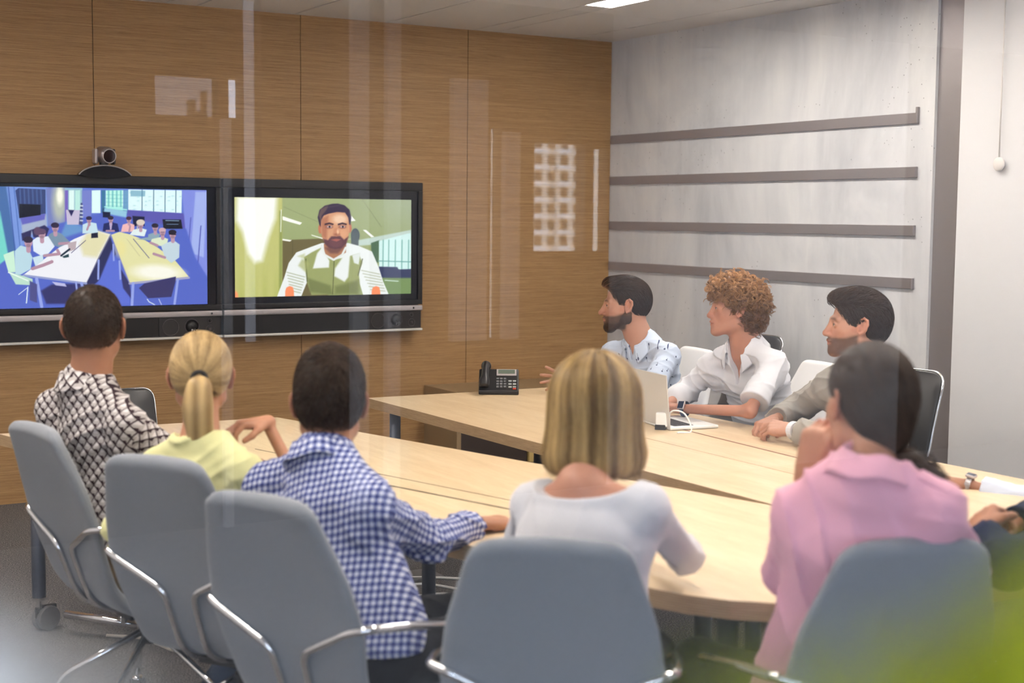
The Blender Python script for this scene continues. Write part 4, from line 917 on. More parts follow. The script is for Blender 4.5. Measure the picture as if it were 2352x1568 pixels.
# ------------------------------------------------------------------ two display units with sound bars
def display(x0, x1, lab, pic):
    YF = 7.99; cx = (x0+x1)/2; e = empty('video_display', (cx, YF, .9), 0, lab, 'display', 'pair of wall displays')
    L = lambda *a: (a[0]-cx, a[1]-cx, a[2]-YF, a[3]-YF, a[4]-.9, a[5]-.9)
    fr = MB(); zt, zb = 1.828, 1.062; bz = .052
    for b in ((x0,x1,YF,YA-.02,zb,zb+.03),(x0,x1,YF,YA-.02,zt-bz,zt),(x0,x0+bz*.6,YF,YA-.02,zb+.03,zt-bz),(x1-bz*.6,x1,YF,YA-.02,zb+.03,zt-bz)): fr.box(*L(*b))
    fr.box(*L(x0+.02,x1-.02,YF+.03,YA,zb,zt-.02)); fr.build('display_frame', M['black'], e, bevel=.004)
    MB().box(*L(x0+bz*.6,x1-bz*.6,YF+.012,YF+.02,zb+.03,zt-bz)).build('panel_glass', mat('panel_glass', (.004,.005,.012), .12), e)
    MB().box(*L(x0,x1,YF-.004,YA-.02,1.024,1.058)).build('silver_trim', M['silver'], e, bevel=.006)
    MB().cyl((x1-.066-cx,-.006,1.041-.9),(x1-.066-cx,0,1.041-.9),.006).build('sensor', M['black'], e)
    MB().box(*L(x0+.004,x1-.004,YF+.015,YA-.02,.912,1.024)).build('speaker_panel', M['black'], e)
    MB().box(*L(x0,x1,YF-.002,YA-.02,.897,.911)).build('bottom_rail', mat('pale_rail', (.72,.70,.66), .35, .3), e, bevel=.003)
    g = mat('grille_ring', (.10,.08,.085), .35) if 'grille_ring' not in bpy.data.materials else bpy.data.materials['grille_ring']
    b = MB().box(*L(x1-.375,x1-.012,YF+.008,YF+.016,.914,1.022)).build('speaker_box', mat('speaker_box', (.022,.018,.019), .55), e)
    cone = mat('cone_black', (.012,.010,.011), .4) if 'cone_black' not in bpy.data.materials else bpy.data.materials['cone_black']
    an = np.linspace(0,2*PI,41)[:-1]; ring = lambda x, z, r, t: MB().tube([(x1-x-cx+r*math.cos(q),.005,z-.9+r*math.sin(q)) for q in an], t, 6, closed=True)
    ring(.309,.966,.047,.0018).build('woofer_ring', g, b, smooth=True)
    ring(.183,.969,.041,.0022).build('cone_ring', g, b, smooth=True)
    MB().lathe([(.040,-.001),(.020,.010),(.012,.011)],36,axis=1,c=(x1-.183-cx,.006,.969-.9)).ball((x1-.183-cx,-.001,.969-.9),(.011,.006,.011),8).build('speaker_cone', cone, b, smooth=True)
    for a in (-1.9,-1.35,-.85):
        c0 = np.array((x1-.183-cx,-.004,.969-.9)); d = np.array((math.cos(a+.2)*.9,0,math.sin(a))); MB().cyl(c0+d*.017, c0+d*.034, .0022, 6).build('cone_rib', M['chrome'], b)
    ring(.075,.949,.0235,.0016).build('mid_ring', g, b, smooth=True); MB().ball((x1-.075-cx,.004,.949-.9),(.008,.006,.008),8).build('mid_dome', g, b, smooth=True)
    ring(.075,.998,.0115,.0014).build('tweeter_ring', g, b, smooth=True); MB().ball((x1-.075-cx,.005,.998-.9),(.005,.004,.005),6).build('tweeter_dome', cone, b, smooth=True)
    return e
d1 = display(1.512, 2.826, 'left wall display showing a meeting room with V shaped tables, camera on top', 1)
d2 = display(2.836, 4.147, 'right wall display showing a bearded man in a pale shirt', 2)
screen_mesh('screen_picture', 1.560, 2.739, 1.096, 1.757, 7.9995, picture1, 4.704, 0, 400, d1, .72)
screen_mesh('screen_picture', 2.908, 4.069, 1.131, 1.720, 7.9995, picture2, 4.611, 520, 430, d2, .72)

# ------------------------------------------------------------------ video camera on top of the left display
vc = empty('conference_camera', (2.142,7.975,1.83), 0, 'silver and black conference camera on an arched stand above the left display', 'camera')
A = [(.145*math.sin(a), .052*(math.cos(a)-math.cos(1.2))/(1-math.cos(1.2))) for a in np.linspace(-1.2,1.2,25)]
A = [(x*1.07, z) for x, z in A]
pb = MB().prism([(x, z-.002) for x, z in A] + [(x, -.016*(1-(x/.145)**2)) for x, z in A[::-1][1:-1]], -.03, .03); V = np.concatenate(pb.v); pb.v = [V[:, [0,2,1]]*(1,1,1)]
st = pb.build('stand', mat('gloss_black', (.012,.01,.011), .08), vc)
MB().tube([(x, -.031, z) for x, z in A], .0035, 8).build('stand_rim', M['silver'], st, smooth=True)
neck = MB().cyl((0,0,.045),(0,0,.07),.024).build('neck', M['black'], vc)
hd = MB(); 
hd.tube(smoothpath([(-.018,.04,.108),(-.012,.02,.113),(.002,-.02,.110),(.012,-.043,.106)],6), [.030]*2+[.040]*5+[.046]*6+[.047]*4+[.044]*2, 28).build('camera_body', mat('warm_silver', (.34,.29,.29), .3, .7), vc, smooth=True)
lc = np.array((.016,-.05,.104)); ld = np.array((.16,-.97,-.12)); ld /= np.linalg.norm(ld)
MB().tube([lc-ld*.01, lc+ld*.006], .037, 30).build('lens', mat('lens_glass', (.01,.004,.008), .05, coat=1), vc, smooth=False)
an = np.linspace(0,2*PI,33)[:-1]; u = np.cross(ld,(0,0,1)); u/=np.linalg.norm(u); w = np.cross(u,ld)
MB().tube([lc+ld*.006+.0375*(math.cos(a)*u+math.sin(a)*w) for a in an], .0028, 8, closed=True).build('lens_ring', M['silver'], vc, smooth=True)
for s, m in ((-1, M['silver']),(1, M['black'])):
    MB().box(s*.05-.008, s*.05+.012 if s<0 else s*.05+.008, -.035,.03,.058,.145).build('side_arm', m, vc, bevel=.012)

# ------------------------------------------------------------------ desk phone
ph = empty('desk_phone', (3.585,6.075,TT), face(.5,-.86)+PI, 'black desk phone with grey display, on the far edge of the right table', 'phone')
# local: +x right as seen by camera, -y towards camera
ph.rotation_euler = (0,0,-.54)
prof = [(-.075,0),(.085,0),(.075,.115),(-.075,.022)]
pbm = MB(); pbm.add([(x,y,z) for x in (-.10,.10) for y,z in prof], [(0,1,2,3),(4,7,6,5),(0,4,5,1),(1,5,6,2),(2,6,7,3),(3,7,4,0)]).build('phone_body', M['black'], ph, bevel=.006)
sl = math.atan2(.093,.150); 
def on_slope(mb): 
    V = np.concatenate(mb.v); c, s = math.cos(sl), math.sin(sl); y = -.075 + V[:,1]*c - V[:,2]*s; z = .022 + V[:,1]*s + V[:,2]*c; mb.v = [np.stack([V[:,0], y, z],1)]; return mb
on_slope(MB().box(-.012,.088,.118,.168,0,.004)).build('display_bezel', M['silver'], ph, bevel=.001)
on_slope(MB().box(-.004,.080,.131,.162,.004,.005)).build('phone_display', mat('lcd', (.10,.13,.10), .3), ph)
kk = MB()
for i in range(4):
    for j in range(3): kk.box(-.012+j*.018, 0.0+j*.018, .022+i*.021, .033+i*.021, 0,.005)
on_slope(kk).build('number_keys', mat('key_grey', (.17,.17,.18), .5), ph)
kk = MB()
for i in range(3):
    for j in range(2): kk.box(.048+j*.022, .064+j*.022, .022+i*.024, .030+i*.024, 0,.004)
on_slope(kk).build('function_keys', mat('key_pale', (.42,.45,.44), .5), ph)
on_slope(MB().box(.070,.086,.008,.016,0,.004)).build('red_key', mat('key_red', (.6,.06,.03), .5), ph)
hs = smoothpath([(-.072,-.085,.045),(-.070,-.055,.085),(-.068,.0,.115),(-.066,.055,.135),(-.064,.09,.115)], 6)
MB().tube(hs, np.interp(np.linspace(0,1,len(hs)), [0,.15,.3,.7,.85,1], [.024,.026,.018,.018,.026,.022]), 16).build('handset', M['black'], ph, smooth=True)

# ------------------------------------------------------------------ laptop with adapter
lp = empty('laptop', (3.72,4.80,TT), 0, 'open silver laptop on the right table in front of the rolled white sleeves', 'laptop')
lp.rotation_euler = (0,0,-.16)
MB().box(-.115,.115,-.16,.16,.001,.015).build('base', M['whiteplastic'], lp, bevel=.005)
kb = MB()
for i in range(5):
    for j in range(13): kb.box(-.085+i*.019,-.070+i*.019,-.136+j*.021,-.119+j*.021,.0145,.0165)
kb.build('keyboard', mat('key_black', (.03,.03,.035), .5), lp)
MB().box(.03,.10,-.05,.05,.0148,.0155).build('touchpad', mat('pad', (.62,.62,.62), .3), lp)
ld_ = MB().box(-.006,0,-.16,.16,0,.222); V = np.concatenate(ld_.v); th = .10; ld_.v = [np.stack([V[:,0]*math.cos(th)-V[:,2]*math.sin(th)-.113, V[:,1], V[:,0]*math.sin(th)+V[:,2]*math.cos(th)+.012],1)]
lid = ld_.build('lid', mat('laptop_silver', (.62,.61,.60), .4, .25), lp, bevel=.003)
ls = MB().box(.0002,.001,-.15,.15,.012,.21); V = np.concatenate(ls.v); ls.v = [np.stack([V[:,0]*math.cos(th)-V[:,2]*math.sin(th)-.113, V[:,1], V[:,0]*math.sin(th)+V[:,2]*math.cos(th)+.012],1)]
ls.build('laptop_screen', mat('laptop_screen', (.02,.02,.03), .2, emit=(.5,.6,.8), estr=.35), lid)
ad = empty('power_adapter', (3.575,4.705,TT), -.75, 'white square power adapter standing by the laptop hinge with looped lead', 'adapter')
b = MB().box(-.03,.03,-.014,.014,.012,.072); b.build('adapter_body', M['whiteplastic'], ad, bevel=.006)
MB().box(-.032,.012,-.016,.016,0,.022).build('plug_foot', M['matblack'], ad, bevel=.003)
MB().tube(smoothpath([(.02,-.015,.06),(.045,-.03,.085),(.09,-.05,.08),(.12,-.06,.035),(.12,-.065,.004),(.08,-.09,.004),(.07,-.10,.004)],7), .0035, 8).build('lead', M['whiteplastic'], ad, smooth=True)
# ------------------------------------------------------------------ people
def folds(scale, amp, seed, fr=(30,30,55)):
    r = np.random.default_rng(seed+100); D = [unit(r.normal(size=3)*np.array((.6,.6,1.))) for _ in range(3)]; PH = r.uniform(0,6.3,3)
    def f(P):
        w = wob(P, (9,9,11), seed); m = wob(P, (7,7,6), seed+3); v = 0
        for i, (d, ph) in enumerate(zip(D, PH)):
            c = (1-np.abs(np.sin(P@(d*(34+9*i)*scale).astype(f32) + ph + 2.6*w)))**2.2; v = v + c*np.clip(.35+1.2*np.roll(m, 0)*(1 if i % 2 else -1), 0, 1)
        return (-amp*(v*1.25-.35)).astype(f32)
    return f
def person(s):
    """s: dict of joints in metres. Builds skin body (root) + clothing, shoes; returns (root, info)"""
    g = s.get; base = np.array((*s['base'], 0.)); sc = g('hs', 1.)
    P, N, H = s['pelvis'], s['neck'], s['head']; mid = (s['SL']+s['SR'])/2; nw = g('narrow',.90); SL = mid+(s['SL']-mid)*nw; SR = mid+(s['SR']-mid)*nw
    right = unit(SR-SL); up = unit(N-P); fwd = unit(np.cross(up, right)); rh = unit(np.cross(fwd, (0,0,1))) if g('square',1) else right
    Rm = head_frame(s['yaw'], g('pitch',0), g('roll',0)); k = g('build', 1.); fem = g('fem', 0)
    def body(F, off, torso=0, arm=0, fd=None, fdt=None, short={}):
        W = (.155 if fem else .170)*k; D = (.098 if fem else .108)*k; wa = (.125 if fem else .150)*k
        p0 = P; p1 = P+(N-P)*.36+fwd*g('belly',0); p2 = P+(N-P)*.72 + fwd*(.0); p3 = N - up*.05
        kw = dict(tag=torso, disp=fdt)
        F.ecap(p0, p1, (W*1.04+off, D*1.02+off), (wa+off, D*.95+off), rh, k=.05, **kw); F.ecap(p1, p2, (wa+off, D*.95+off), (W*.93+off, D*.95+off), right, k=.03, **kw)
        F.ecap(p2, p3, (W*.93+off, D*.95+off), (W*.66+off, D*.55+off), right, k=.03, **kw)
        for S, E, Wr, sd in ((SL, s['EL'], s['WL'], -1), (SR, s['ER'], s['WR'], 1)):
            r = (.038 if fem else .046)*k
            F.cap(N-up*.006, S-up*.004, .034*k+off, r*.84+off, k=.035, tag=torso, disp=fdt)
            F.cap(S-right*sd*.03-up*.07, S-right*sd*.012-up*.02, r*1.05+off, r*.95+off, k=.03, tag=torso, disp=fdt)
            if sd in short:     # rolled sleeve ending above the elbow
                a_ = S+(E-S)*short[sd]; d_ = unit(E-S); F.cap(S-up*.022, a_-d_*.05, r*.96+off, r*.90+off*1.1, k=.025, tag=arm, disp=fd); F.ecap(a_-d_*.03, a_, (r*.92+off*1.3,)*2, (r*.94+off*1.5,)*2, right if abs(np.dot(right,d_)) < .8 else fwd, k=.006, tag=arm); F.cut(lambda p, a_=a_, d_=d_: np.where(np.linalg.norm(p-a_,axis=1) < .13, ((p-a_.astype(f32))@d_.astype(f32)-.004), -.05).astype(f32), .003); continue
            F.cap(S-up*.022, E, r*.96+off, r*.78+off*.85, k=.025, tag=arm, disp=fd)
            F.cap(E, Wr, r*.78+off*.85, (.027 if fem else .030)*k+off*.85, k=.03, tag=arm+1 if arm else 0, disp=fd)
    F = Field(); body(F, -.012 if not g('bare') else 0)
    F.frame(H, Rm, sc); nk = F._p((0,-.028,-.07)); F.fr = None
    F.cap(N-up*.02, nk, (.052 if fem else .066)*g('nk',1.), (.048 if fem else .058)*g('nk',1.), k=.035)
    F.frame(H, Rm, sc)
    head_ops(F, nose=g('nose',1.), chin=g('chin',0.)); F.fr = None
    for W_, hd, sd in ((s['WL'], g('HL'), -1), (s['WR'], g('HR'), 1)):
        if hd: hand_ops(F, W_, hd['y'], hd['z'], sd, hd.get('curl',(.4,.4,.4,.45)), hd.get('spread',.12), hd.get('thumb',.3), hd.get('sc',1.), hd.get('lat',0))
    hips = [P + rh*sd*.088 - np.array((0,0,.02)) for sd in (-1,1)]; fdir = unit(np.array((fwd[0],fwd[1],0))) if 'legdir' not in s else unit(np.array((*s['legdir'],0)))
    rl = np.cross(fdir,(0,0,1)); knees = [P + rl*sd*.13 + fdir*.40*g('thigh',1.) + np.array((0,0,-.03)) for sd in (-1,1)]
    feet = [np.array((*(kn[:2]+fdir[:2]*g('footf',.02)), .095)) for kn in knees]
    if g('feet'): feet = [np.array(f) for f in s['feet']]
    for a, b, c in zip(hips, knees, feet): F.cap(a,b,.055,.045,k=.03); F.cap(b,c,.045,.036,k=.02)
    root, X = surf('person', F, g('res', .0055), s['skin'], None, base, proj=1)
    q = (X-H)@Rm/sc; near = np.linalg.norm(q,axis=1) < .2
    red = np.zeros(len(X)); lips = np.exp(-(((q[:,0])/.021)**2+((q[:,2]+.0665)/.0095)**2)**2)*(q[:,1]>.083); red += lips*g('lip',.8)
    red += np.exp(-((q[:,0]/.03)**2+((q[:,2]+.035)/.02)**2))*(q[:,1]>.09)*.35; red += (np.abs(q[:,0])>.074)*(np.abs(q[:,2])<.045)*near*.35
    for sd in (-1,1): red += np.exp(-(((q[:,0]-sd*.045)/.02)**2+((q[:,2]+.03)/.02)**2))*(q[:,1]>.04)*.25
    st = np.zeros(len(X)); b = g('beard',0)
    if b:
        jaw = np.clip((-.026+.0-q[:,2]-np.clip(.055-q[:,1],0,1)*-.55)/.024,0,1)*np.clip((q[:,1]+.004)/.012,0,1)*np.clip((q[:,2]+.125)/.02,0,1)
        mous = np.exp(-((q[:,0]/.032)**4+((q[:,2]+.0515)/.009)**2))*(q[:,1]>.07); jaw = jaw*(1-np.exp(-(((q[:,0])/.024)**4+((q[:,2]+.0665)/.010)**4))*(q[:,1]>.08))
        chk = np.clip((-.040-q[:,2])/.012 + np.clip((.05-q[:,1])/.05,0,1)*1.2, 0, 1); jaw = jaw*chk
        st = np.clip(np.maximum(jaw, mous)*near, 0, 1)*b
    for sd in (-1,1):
        br = np.exp(-(((np.abs(q[:,0])-.031)/.017)**4+((q[:,2]-.0235+.1*np.abs(np.abs(q[:,0])-.028))/.0048)**2))*(q[:,1]>.055); st = np.maximum(st, br*.85)
    vcol(root, 'red', np.clip(red,0,1)*near + 0); vcol(root, 'stubble', st)
    # ---- shirt
    sh = s['shirt']; F = Field(); F.planar = (right, up, fwd); off = sh.get('off', .012)
    fa = folds(1., sh.get('fold',.0045), g('seed',1), (38,38,62)); ft = folds(1., sh.get('foldt',.004), g('seed',1)+5, (20,26,34))
    body(F, off, torso=1, arm=2, fd=fa, fdt=ft, short={sd: sh[kk] for sd, kk in ((-1,'upL'),(1,'upR')) if kk in sh})
    nA = unit(unit(N-P)+.8*unit(nk-N)); nR = unit(right-nA*np.dot(right,nA)); nF = np.cross(nA,nR)
    if sh.get('collar'): rr_ = (.055 if fem else .066)*g('nk',1.)*sh['collar'].get('r',1.); F.cap(N-up*.035, N+nA*.004, rr_*1.30, rr_*1.13, k=.03, tag=1)
    for S, E, Wr, key in ((SL,s['EL'],s['WL'],'cutL'),(SR,s['ER'],s['WR'],'cutR')):
        if 'up'+key[-1] in sh: continue
        if key in sh:     # cuff: fraction of the forearm that stays covered
            t = sh[key]; a = E + (Wr-E)*t; d = unit(Wr-E); F.cap(a+d*.025, Wr+d*.12, .068, .075, k=.004, mode=1) if t < 1.2 else None
            if sh.get('roll'): F.cap(a-d*.018, a+d*.006, (.046+(.03-.046)*t)*1.12+off*.8, k=.003, tag=0)
    if sh.get('hem'):     # loose tail over the hips
        hw = sh['hem']; F.ecap(P+(N-P)*.22, P-np.array((0,0,hw[2])), ((.15 if fem else .165)*k+.01, .115*k), (hw[0], hw[1]), rh, k=.04, tag=1, disp=ft)
    neckc = sh.get('neck', (.060,.062,.05)); nf = np.stack([right, fwd, up],1)
    if not sh.get('highneck'): F.ell(N+up*sh.get('nup',.052)+fwd*sh.get('nfw',.022)+right*sh.get('nrt',0), neckc, nf, k=.006, mode=1)
    if sh.get('vee'):
        v = sh['vee']; b = N+fwd*.09-up*v; a = N+fwd*.075+up*.03; F.ecap(b, a, (.004,.09), (v*.42,.09), right, k=.004, mode=1)
    if sh.get('top'): tz = sh['top']; F.cut(lambda p: ((p-(N+up*tz).astype(f32))@up.astype(f32)+.5*((p-N.astype(f32))@right.astype(f32))**2/.1).astype(f32), .008)
    F.cut(lambda p: (P[2]-sh.get('low',.06)-p[:,2]).astype(f32), .01)
    o, X = surf(sh.get('name','shirt'), F, g('cres', .0065), sh['m'], root, base, uv=True)
    if sh.get('collar'):
        c = sh['collar']; r0 = (.055 if fem else .066)*g('nk',1.)*c.get('r',1.); hh = c.get('h', .034)
        prof = [(r0*.97,-.012),(r0*.99,hh*.9),(r0*1.04,hh),(r0*1.13,hh*.92),(r0*1.40,-.012),(r0*1.46,-.020),(r0*1.38,-.016),(r0*1.10,hh*.55),(r0*1.08,-.012)]
        th = np.radians(np.linspace(90+c.get('gap',16), 450-c.get('gap',16), 60)); G = []
        for t in th:
            fr = max(0, math.sin(t)); tip = c.get('tip',.03)*fr**6; row = []
            for i, (r, zz) in enumerate(prof):
                x = r*math.cos(t); y = r*math.sin(t)*1.06+.004+c.get('fw',0); z_ = zz - (tip if 4 <= i <= 6 else 0) - fr*c.get('drop',.022) + .004*math.sin(5*t); row.append(N+nA*c.get('up',.004)+nR*x+nF*y+nA*z_)
            G.append(row)
        G = np.array(G); co = MB().grid(G - base).build('collar', sh.get('cm', sh['m']), root, smooth=True)
        if not co.data.uv_layers: 
            l = co.data.uv_layers.new(name='cloth'); n = len(prof); uvp = np.array([((t)*r0*1.2, [0,.04,.045,.05,.09,.1,.1,.06,.02][i]) for t in th for i in range(n)]); li = np.empty(len(co.data.loops), np.int32); co.data.loops.foreach_get('vertex_index', li); l.data.foreach_set('uv', uvp[li].astype(f32).ravel())
    # ---- trousers and shoes
    F = Field(); fl = folds(1., .004, 9, (25,25,25)); F.ecap(P-np.array((0,0,.03)), P+np.array((0,0,.08)), (.178*k,.125*k), (.155*k,.112*k), rh, k=.05, disp=fl)
    for a, b, c in zip(hips, knees, feet): F.cap(a,b,.088*k,.066*k,k=.04,disp=fl); F.cap(b,c,.064*k,.052*k,k=.02,disp=fl)
    for c in feet: F.cut(lambda p, c=c: (.13-p[:,2]-0*p[:,0]).astype(f32), .004)
    surf('trousers', F, .009, s['trousers'], root, base, proj=0)
    if g('shoes'):
        for c in feet:
            F = Field(); f0 = c*(1,1,0)+np.array((0,0,.045)); F.ecap(f0-fdir*.02, f0+fdir*.17+(0,0,-.012), (.038,.042), (.040,.028), rl, k=.02); F.cap(c-(0,0,.03), c+(0,0,.03), .043,.045,k=.02); F.cut(lambda p: (.012-p[:,2]).astype(f32), .004)
            F.ecap(f0-fdir*.025-(0,0,.028), f0+fdir*.18-(0,0,.028), (.041,.018),(.042,.014), rl, k=.004); so, _ = surf('shoe', F, .006, s['shoes'], root, base, proj=0)
    if g('eyes',1):
        for sd in (-1,1):
            c = H + Rm@(np.array((sd*.031,.0758,.0))*sc); ey = MB().ball(c-base, .0128*sc, 12).build('eye', M_eye, root, smooth=True)
            d = Rm@unit(np.array((0,1,0))); ir = MB().tube([c-base+d*.0092*sc, c-base+d*.0131*sc], [.0078*sc,.0035*sc], 14).build('iris', M_iris, ey, smooth=True)
            L_ = [c-base+Rm@(np.array((.0135*math.sin(t)*1.02, .0142*math.cos(t), .0046-.0022*abs(math.sin(t))))*sc) for t in np.linspace(-1.1,1.1,11)]; MB().tube(L_, .0011*sc, 5).build('eyelashes', M_lash, root, smooth=True)
    tag(root, s['label'], 'person'); return root, dict(H=H, R=Rm, sc=sc, base=base, N=N, nA=nA, nR=nR, nF=nF, right=right, fwd=fwd, up=up)
M_lash = mat('lashes', (.02,.012,.01), .8); M_eye = mat('eye_white', (.50,.46,.44), .2); M_iris = mat('iris', (.035,.025,.02), .1)
SK1 = m_skin('skin_tan', (.40,.195,.115)); SK2 = m_skin('skin_fair', (.52,.28,.195)); SK3 = m_skin('skin_warm', (.50,.25,.155)); SK4 = m_skin('skin_ruddy', (.54,.27,.185), (.22,.11,.06))
SK5 = m_skin('skin_dark_tan', (.36,.16,.09))
HB = m_hair('hair_dark_brown', (.010,.006,.0045), (.070,.036,.020), back=(.22,.11,.065)); HBL = m_hair('hair_blonde', (.14,.075,.026), (.66,.46,.22), .36); HB2 = m_hair('hair_brunette', (.020,.012,.009), (.10,.058,.036), .36)
HCURL = m_hair('hair_copper_blond', (.075,.026,.011), (.74,.41,.19), .42); HBOB = m_hair('hair_honey_blonde', (.075,.034,.012), (.66,.44,.19), .36)
TR_K = m_cloth('khaki_trousers', (.16,.11,.06)); TR_B = m_cloth('black_trousers', (.008,.008,.012)); TR_N = m_cloth('navy_trousers', (.02,.025,.06)); TR_J = m_cloth('blue_trousers', (.05,.07,.12))
SHOE = m_cloth('canvas_shoe', (.14,.12,.11)); SHOE2 = mat('dark_shoe', (.02,.018,.02), .4)
BASIC = [((0,-.014,.034),(.0805,.102,.093),.02), ((0,-.055,.002),(.068,.056,.066),.03)]
def pt(x, y, z): return np.array((x, y, z), float)

# 1 --- man in geometric shirt, far left, seen from behind
a = dict(base=(1.22,4.30), pelvis=pt(1.235,4.30,.56), neck=at(200,880,4.42), head=at(217,752,4.42), SL=at(112,925,4.55), SR=at(298,965,4.24), EL=pt(1.30,4.86,.79), WL=pt(1.62,4.84,.775), ER=pt(1.44,4.22,.80), WR=pt(1.68,4.52,.775),
    HL=dict(y=(.9,-.3,0), z=(0,0,1)), HR=dict(y=(.6,.8,0), z=(0,0,1)), yaw=65, pitch=3, hs=1.06, skin=SK1, trousers=TR_K, shoes=SHOE2, legdir=(.97,.22), seed=3,
    shirt=dict(m=m_pattern(), collar=dict(h=.038), cutL=.95, cutR=.95, low=-.035, hem=(.18,.13,.0), foldt=.009), label='person in a black and white geometric print shirt and glasses, leftmost at the table', nk=1.05)
p1_, I = person(a)
o, FH = short_hair(p1_, I['base'], I['H'], I['R'], I['sc'], HB, [((0,-.014,.034),(.080,.1015,.092),.02), ((0,-.055,.002),(.067,.055,.066),.03)], radial_flow((0,-.05,.11)), n=4200, length=.008, steps=3, rad=.0009, fadez=.085, jit=.5, topl=1.6)
def glasses(par, I):
    H, R_, sc, b = I['H'], I['R'], I['sc'], I['base']; L = lambda p: H + R_@(np.array(p)*sc) - b; e = MB()
    for sd in (-1,1):
        e.tube([L((sd*.078,-.012,.022)), L((sd*.083,.03,.020)), L((sd*.078,.088,.018))], .0022, 6)
        an = np.linspace(0,2*PI,25)[:-1]; e.tube([L((sd*.034+.025*math.cos(t),.098-.1*abs(.034*sd+.025*math.cos(t)-0)*.3,.004+.019*math.sin(t))) for t in an], .002, 6, closed=True)
    e.tube([L((-.010,.103,.008)), L((.010,.103,.008))], .002, 6); e.build('glasses', M['black'], par, smooth=True)
glasses(p1_, I)

# 2 --- woman with ponytail
YEL = m_cloth('yellow_knit', (.70,.68,.36), (.60,.58,.28))
a = dict(base=(1.36,3.72), pelvis=pt(1.34,3.70,.55), neck=at(458,1000,3.92), head=at(462,866,4.0), SL=at(345,1062,4.02), SR=at(578,1078,3.80), EL=at(272,1212,3.90), WL=pt(1.66,4.12,.77), ER=at(705,1150,4.12), WR=at(612,968,4.14),
    HL=dict(y=(.8,.5,0), z=(0,0,1)), HR=dict(y=at(520,975,4.06)-at(612,968,4.14), z=(at(560,900,4.1)-at(560,960,4.1)), curl=(.62,.5,.42,.5), spread=.10, thumb=.35, sc=.95), yaw=69, hs=1.0, fem=1, skin=SK3, trousers=TR_J, shoes=SHOE, seed=11,
    feet=[at(478,1545,4.42)*(1,1,0)+(0,0,.1), at(560,1550,4.35)*(1,1,0)+(0,0,.1)], legdir=(.85,.5),
    shirt=dict(name='jumper', m=YEL, cutL=.55, cutR=.05, off=.012, neck=(.082,.078,.04), nup=.025, foldt=.008, hem=(.17,.13,.03)), label='person in a pale yellow top with long tied hair, bent hand raised')
p2_, I = person(a)
H, R_, sc, b2 = I['H'], I['R'], I['sc'], I['base']; tie = H + R_@np.array((0,-.118,.004)); 
def flow_tie(q): d = np.array((0,-.125,.002))-q; return d/(np.linalg.norm(d,axis=1)[:,None]+1e-6)
HLT = [.035 if -.03 < y < .02 else z for y, z in zip(HL_Y, HL_Z)]; HLT[0:3] = [-.050,-.052,-.045]; HLT[6] = .03; HLT[7] = .035
F = Field(); F.frame(H, R_, sc)
for c, r, k in [((0,-.014,.036),(.0845,.106,.096),.02), ((0,-.055,.010),(.074,.062,.066),.03)]: F.ell(c, r, k=k)
F.fr = None; cut_hair(F, H, R_, sc, HLT); X, Q = nets(F, .0045); dh, q = hairline(X, H, R_, sc, HLT)
an = np.arctan2(q[:,0], q[:,2]-.002); tn = .45+.28*np.sin(an*17+2*np.sin(an*5))+.2*np.sin(an*41)
sel = np.flatnonzero((dh > .003)&(q[:,1] > -.10)); roots = X[RNG.choice(sel, 2600)]; dist = np.linalg.norm(roots-tie,axis=1)
G = grow(F, roots, lambda P: flow_tie((P-H)@R_/sc)@R_.T, 8, np.minimum(.014, dist/8.5), (.001,.0015), .05); qr = (roots-H)@R_; ar = np.arctan2(qr[:,0], qr[:,2]-.002)
S1_ = ribbons(G, .0011*RNG.uniform(.6,1.3,2600), np.clip(.55+.3*np.sin(ar*17+2*np.sin(ar*5))+RNG.normal(size=2600)*.18,0,1), '', None, None, None, taper=False)
tp = smoothpath([H+R_@np.array((0,-.112,.000)), H+R_@np.array((.0,-.136,-.012)), H+R_@np.array((-.004,-.148,-.075)), H+R_@np.array((.004,-.136,-.155)), H+R_@np.array((.014,-.118,-.250))], 8)
TF = Field(); rt = np.interp(np.linspace(0,1,len(tp)), [0,.12,.45,.8,1], [.012,.022,.038,.030,.008])
for i in range(len(tp)-1): TF.ecap(tp[i], tp[i+1], (rt[i],rt[i]*.7), (rt[i+1],rt[i+1]*.7), R_[:,0], k=.012)
TX, TQ = nets(TF, .0045); n = 900; uo = RNG.normal(size=(n,2)); uo /= np.maximum(1, np.linalg.norm(uo,axis=1))[:,None]; TT_ = np.gradient(tp,axis=0); TT_ /= np.linalg.norm(TT_,axis=1)[:,None]; A1 = R_[:,0]; A2 = np.cross(TT_, A1)
ln = RNG.uniform(.75,1.,n); G = []
for i in range(n):
    t = np.linspace(0, ln[i]*(len(tp)-1), 14); ii = np.clip(t.astype(int),0,len(tp)-2); f = (t-ii)[:,None]; c = tp[ii]*(1-f)+tp[ii+1]*f; r = np.interp(t, np.arange(len(tp)), rt)[:,None]*1.03
    G.append(c + r*(uo[i,0]*A1 + uo[i,1]*.7*A2[ii]))
S2_ = ribbons(np.array(G), .0013*RNG.uniform(.6,1.3,n), np.clip(.6+.35*np.sin(uo[:,0]*9)+RNG.normal(size=n)*.15,0,1), '', None, None, None)
nX = len(X); join_hair(np.concatenate([X,TX]), np.concatenate([Q,TQ+nX]), np.concatenate([np.clip(tn,0,1), .5+.3*np.sin(((TX-tie)@A1)*180)]), np.zeros(len(X)+len(TX)), [S1_,S2_], 'hair', HBL, p2_, b2)
an = np.linspace(0,2*PI,21)[:-1]; MB().tube([tie-b2+R_@np.array((.019*math.cos(t),-.006,.006+.019*math.sin(t))) for t in an], .0068, 8, closed=True).build('hair_tie', M['matblack'], p2_, smooth=True)

